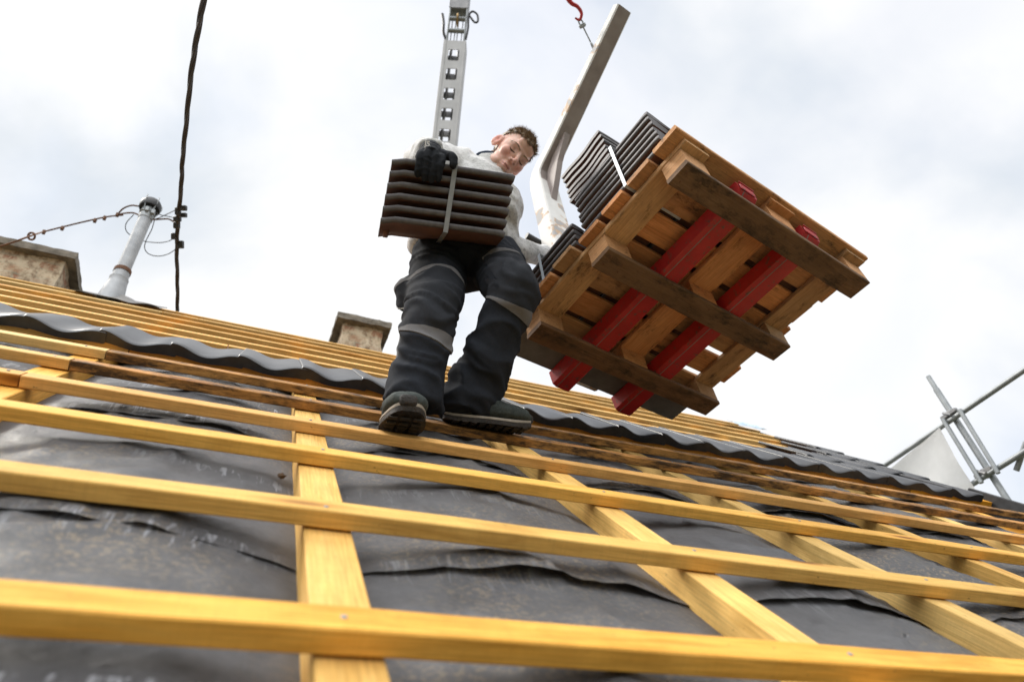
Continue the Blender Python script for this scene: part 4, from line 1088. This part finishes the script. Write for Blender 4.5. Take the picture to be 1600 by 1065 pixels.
tube(bm, [HM @ Vector(p) for p in ((0, .081, .012), (0, .094, -.010), (0, .109, -.031))], [.0074, .0082, .0108], 12, 4)
E_((0, .108, -.034), (.0112, .0105, .0095))
E_((0, .090, -.0655), (.021, .0095, .0055)); E_((0, .089, -.0765), (.019, .009, .006))
tube(bm, [HM @ Vector((0, -.028, -.045)), HM @ Vector((0, -.03, -.09)), neckb + (neckb - che).normalized() * .01, neckb.lerp(che, .35)], [.056, .054, .060, .07], 20, 5)
HD = remesh(bm, .0030, 5)
hi_ = HM.inverted()
def g3(p, c, r): return math.exp(-((Vector(p) - Vector(c)).length / r) ** 2)
tints = []
for v in HD.verts:
    p = hi_ @ v.co; d = Vector((0, 0, 0))
    for s in (-1, 1):
        d.y -= .0105 * g3(p, (s * .032, .078, .001), .0155)         # sockets
        d.y += .0085 * g3(p, (s * .0325, .072, -.0015), .0085)        # lids over the eyeballs
        d.y -= .0045 * g3(p, (s * .0325, .078, -.0105), .004)         # crease below the lid
        d.z += .0075 * g3(p, (s * .0065, .100, -.0455), .0042)        # nostrils
        d.y -= .004 * g3(p, (s * .025, .082, -.052), .008)            # folds by the nose
        d.x -= s * .006 * g3(p, (s * .088, -.008, -.004), .012)       # ear bowl
        d.y -= .003 * g3(p, (s * .027, .085, -.070), .006)
    d.y -= .0042 * math.exp(-((p.z + .0708) / .0022) ** 2 - (p.x / .024) ** 4) * (1 if p.y > .06 else 0)   # mouth line
    d.y -= .005 * g3(p, (0, .09, -.086), .009)
    v.co += HM.to_3x3() @ d
HD.normal_update()
cl = HD.loops.layers.float_color.new('tint')
def tint(p):
    c = Vector((.74, .46, .36))
    for s in (-1, 1):
        c = c.lerp(Vector((.64, .27, .215)), .75 * g3(p, (s * .045, .07, -.03), .024)); c = c.lerp(Vector((.62, .19, .14)), .85 * g3(p, (s * .084, -.014, -.004), .028))
        c = c.lerp(Vector((.06, .022, .018)), min(1, 1.5 * g3(p, (s * .0072, .101, -.0435), .0056)))  # shade inside the nostrils, painted into the skin colour
        c = c.lerp(Vector((.42, .22, .17)), .6 * g3(p, (s * .0325, .075, .003), .012))
    c = c.lerp(Vector((.62, .25, .19)), .6 * g3(p, (0, .108, -.034), .016))
    lip = math.exp(-(p.x / .024) ** 4 - ((p.z + .071) / .0085) ** 4) * (1 if p.y > .07 else 0)
    c = c.lerp(Vector((.54, .22, .19)), .75 * lip)
    c = c.lerp(Vector((.25, .08, .06)), .8 * math.exp(-((p.z + .0708) / .0018) ** 2 - (p.x / .022) ** 4) * (1 if p.y > .07 else 0))
    c = c.lerp(Vector((.50, .29, .22)), .35 * max(0, min(1, (-.075 - p.z) / .02)) * (1 if p.y > -.01 else 0))
    return c
for v in HD.verts:
    c = tint(hi_ @ v.co)
    for l in v.link_loops: l[cl] = (c.x, c.y, c.z, 1)
hd_pts = [(v.co.copy(), v.normal.copy()) for v in HD.verts]
HDo = pfin(HD, 'body', SKIN, angle=180)
# lashes, brows
for s in (-1, 1):
    bm = bmesh.new()
    bl = [q for q in (hi_ @ c for c, n_ in hd_pts) if q.y > .04 and abs(q.z + .006) < .012]
    P = [HM @ Vector((s * (.0325 + dx), max((q.y for q in bl if abs(q.x - s * (.0325 + dx)) < .003 and abs(q.z + .0085 - .0035 * (dx / .014) ** 2) < .003), default=.075) + .0003, -.0085 + .0035 * (dx / .014) ** 2)) for dx in (-.014, -.008, 0, .008, .014)]
    tube(bm, P, [.0009, .0017, .0020, .0018, .0010], 6, 4)
    pfin(bm, 'lashes', EYED, HDo)
rb = random.Random(4); bq = [q for q in (hi_ @ c for c, n_ in hd_pts) if q.y > .03 and -.005 < q.z < .045 and abs(q.x) < .075]
for s in (-1, 1):
    bm = bmesh.new()
    for k in range(120):
        t = rb.random(); x = .011 + .044 * t; z = .0175 + .0085 * sin(t * 2.3) - .004 * t + rb.uniform(-.0024, .0024) * (1.15 - t)
        L = .0085
        def sf(xx, zz): return max((q.y for q in bq if abs(q.x - s * xx) < .0028 and abs(q.z - zz) < .0028), default=.075)
        a = HM @ Vector((s * x, sf(x, z) + .0004, z)); b = HM @ Vector((s * (x + L), sf(x + L, z + .001) + .0016, z + .0018 - .004 * t)); sd_ = HM.to_3x3() @ Vector((0, 0, .0008))
        bm.faces.new([bm.verts.new(q) for q in (a - sd_, b, a + sd_)])
    pfin(bm, 'eyebrow', HAIR, HDo)
# hair
bm = bmesh.new(); rh = random.Random(9)
def hairline(p):
    """>0 where hair grows"""
    if abs(p.x) > .0745 and -.060 < p.y < .035 and p.z < .040: return -1
    if p.y > .02: return p.z - (.064 - .2 * max(0, abs(p.x) - .035) + .006 * sin(p.x * 90))
    if p.y > -.015: return p.z - (.030 + .95 * (p.y + .015)) if abs(p.x) > .05 else p.z - .03
    return p.z + .052 - (.05 if (abs(p.x) > .07 and p.y > -.045) else 0)
cand = [(c, n_) for c, n_ in hd_pts if hairline(hi_ @ c) > 0]
iv3 = HM.to_3x3()
cap_b = bmesh.new()
for i in range(7500):
    c, n_ = rh.choice(cand); p = hi_ @ c; n_ = n_.normalized()
    topness = max(0, min(1, (p.z - .03) / .06))
    L = (.008 + .021 * topness) * rh.uniform(.6, 1.25)
    fl = iv3 @ Vector((rh.uniform(-.5, .5) + .25 * noise.noise(p * 40), .75 * topness + rh.uniform(-.4, .4), -.75 * (1 - topness) + .45 * topness + rh.uniform(-.3, .3)))
    fl = fl.normalized(); cl_ = Vector((noise.noise(p * 55), noise.noise(p * 55 + Vector((5, 0, 0))), noise.noise(p * 55 + Vector((0, 8, 0))))) * .9
    d1 = (n_ * .36 + fl * .75 + cl_ * .9).normalized(); d2 = (n_ * -.22 + fl * .7 + cl_ * 1.5).normalized()
    s_ = d1.cross(n_ + Vector((.1, .2, .3))).normalized() * rh.uniform(.0006, .0011)
    a = c - n_ * .002; b = a + d1 * L * .6; e = b + d2 * L * .6
    v = [bm.verts.new(q) for q in (a - s_, a + s_, b + s_ * .9, b - s_ * .9, e)]
    bm.faces.new((v[0], v[1], v[2], v[3])); bm.faces.new((v[3], v[2], v[4]))
# scalp shell keeps skin from showing between the locks
hs = bmesh.new(); hs.from_mesh(HDo.data)
for v in hs.verts: v.co = PMW @ v.co
bmesh.ops.delete(hs, geom=[v for v in hs.verts if hairline(hi_ @ v.co) < .003], context='VERTS')
hs.normal_update()
mp_ = {}
for v in hs.verts: mp_[v] = bm.verts.new(v.co + v.normal * (.0025 + .004 * max(0, min(1, (hi_ @ v.co).z / .09)) * (1 + noise.noise((hi_ @ v.co) * 60))))
for f in hs.faces:
    try: bm.faces.new([mp_[v] for v in f.verts])
    except ValueError: pass
hs.free()
me = bpy.data.meshes.new('hair'); tolocal(bm, PMW); bm.to_mesh(me); bm.free(); me.materials.append(HAIR)
ho = link(bpy.data.objects.new('hair', me)); ho.parent = HDo

# gloves
def glove(knk, pips, dips, tips, wrist, thumb, nm, fr=.0105, pr=.030):
    bm = bmesh.new()
    kc = sum(knk, Vector()) / 4
    for i, (k, p, d, t) in enumerate(zip(knk, pips, dips, tips)):
        tube(bm, [wrist.lerp(k, .45), k, p, d, t], [fr * 1.25, fr * 1.25, fr * 1.08, fr * .98, fr * .86], 12, 5); ell(bm, t, (fr * .86,) * 3, None, 10, 8); ell(bm, p, (fr * 1.12,) * 3, None, 10, 8); ell(bm, k, (fr * 1.3,) * 3, None, 10, 8)
    tube(bm, [wrist, wrist.lerp(kc, .5), kc], [pr, pr * 1.12, pr * .8], 16, 5)
    for k in knk: tube(bm, [wrist, k], [pr * .75, fr * 1.3], 10, 3)
    tube(bm, thumb, [pr * .55, fr * 1.45, fr * 1.3, fr * 1.15][:len(thumb)], 12, 5); ell(bm, thumb[-1], (fr * 1.15,) * 3, None, 10, 8)
    b = remesh(bm, .0030, 3)
    b.normal_update()
    for v in b.verts: v.co += v.normal * (.0012 * noise.noise(v.co * 70) + .0022 * (1 - abs(noise.noise(v.co * 32))) ** 5 - .0006)
    return pfin(b, nm, GLOVE)
BP = lambda x, y, z: BM_ @ Vector((x, y, z))
ZT = .03 + PIT * 5 + .013
knk = [BP(.108 + .0255 * i, -.004 + (.004, 0, .002, .006)[i], ZT + (.016, .022, .021, .014)[i]) for i in range(4)]
pips = [BP(.104 + .0258 * i, -.016, ZT - (.022, .024, .026, .022)[i]) for i in range(4)]
dips = [BP(.103 + .0256 * i, -.015, ZT - (.046, .054, .057, .050)[i]) for i in range(4)]
tips = [BP(.104 + .0252 * i, -.010, ZT - (.062, .075, .078, .069)[i]) for i in range(4)]
wr = BP(.150, .085, ZT + .055)
GR = glove(knk, pips, dips, tips, wr, [BP(.175, .055, ZT + .045), BP(.205, .022, ZT + .034), BP(.224, -.008, ZT + .020), BP(.226, -.020, ZT - .012)], 'glove', .0125, .036)
bm = bmesh.new(); ax = (wr - BP(.146, 0, ZT + .02)).normalized()
tube(bm, [wr - ax * .012, wr + ax * .02, wr + ax * .05], [.040, .044, .046], 20, 4); pfin(bm, 'glove_cuff', GLOVE, GR)
# small white print on the back of the hand
cu = bpy.data.curves.new('print', 'FONT'); cu.body = 'I5\nSA'; cu.size = .026; cu.space_line = .62; cu.extrude = .0012; cu.offset = .0006
tp = link(bpy.data.objects.new('tmpt', cu)); dg = bpy.context.evaluated_depsgraph_get(); tm = bpy.data.meshes.new_from_object(tp.evaluated_get(dg)); bpy.data.objects.remove(tp)
b = bmesh.new(); b.from_mesh(tm); bpy.data.meshes.remove(tm)
pm = frame(BP(.120, .004, ZT + .050), AX[0] + AX[1] * .1, z=-AX[2])
pvs = [v.co.copy() for v in b.verts]
for v in b.verts: v.co = pm @ v.co
pfin(b, 'white_print', WHITEP, GR, 30)
# left glove holding the fork handle, behind the tiles
hp = PM @ Vector((MX - .10, 1.16, 1.225)); hx_ = (PM.to_3x3() @ Vector((1, 0, 0))).normalized(); hz_ = (PM.to_3x3() @ Vector((0, 0, 1))).normalized(); hy_ = (PM.to_3x3() @ Vector((0, 1, 0))).normalized()
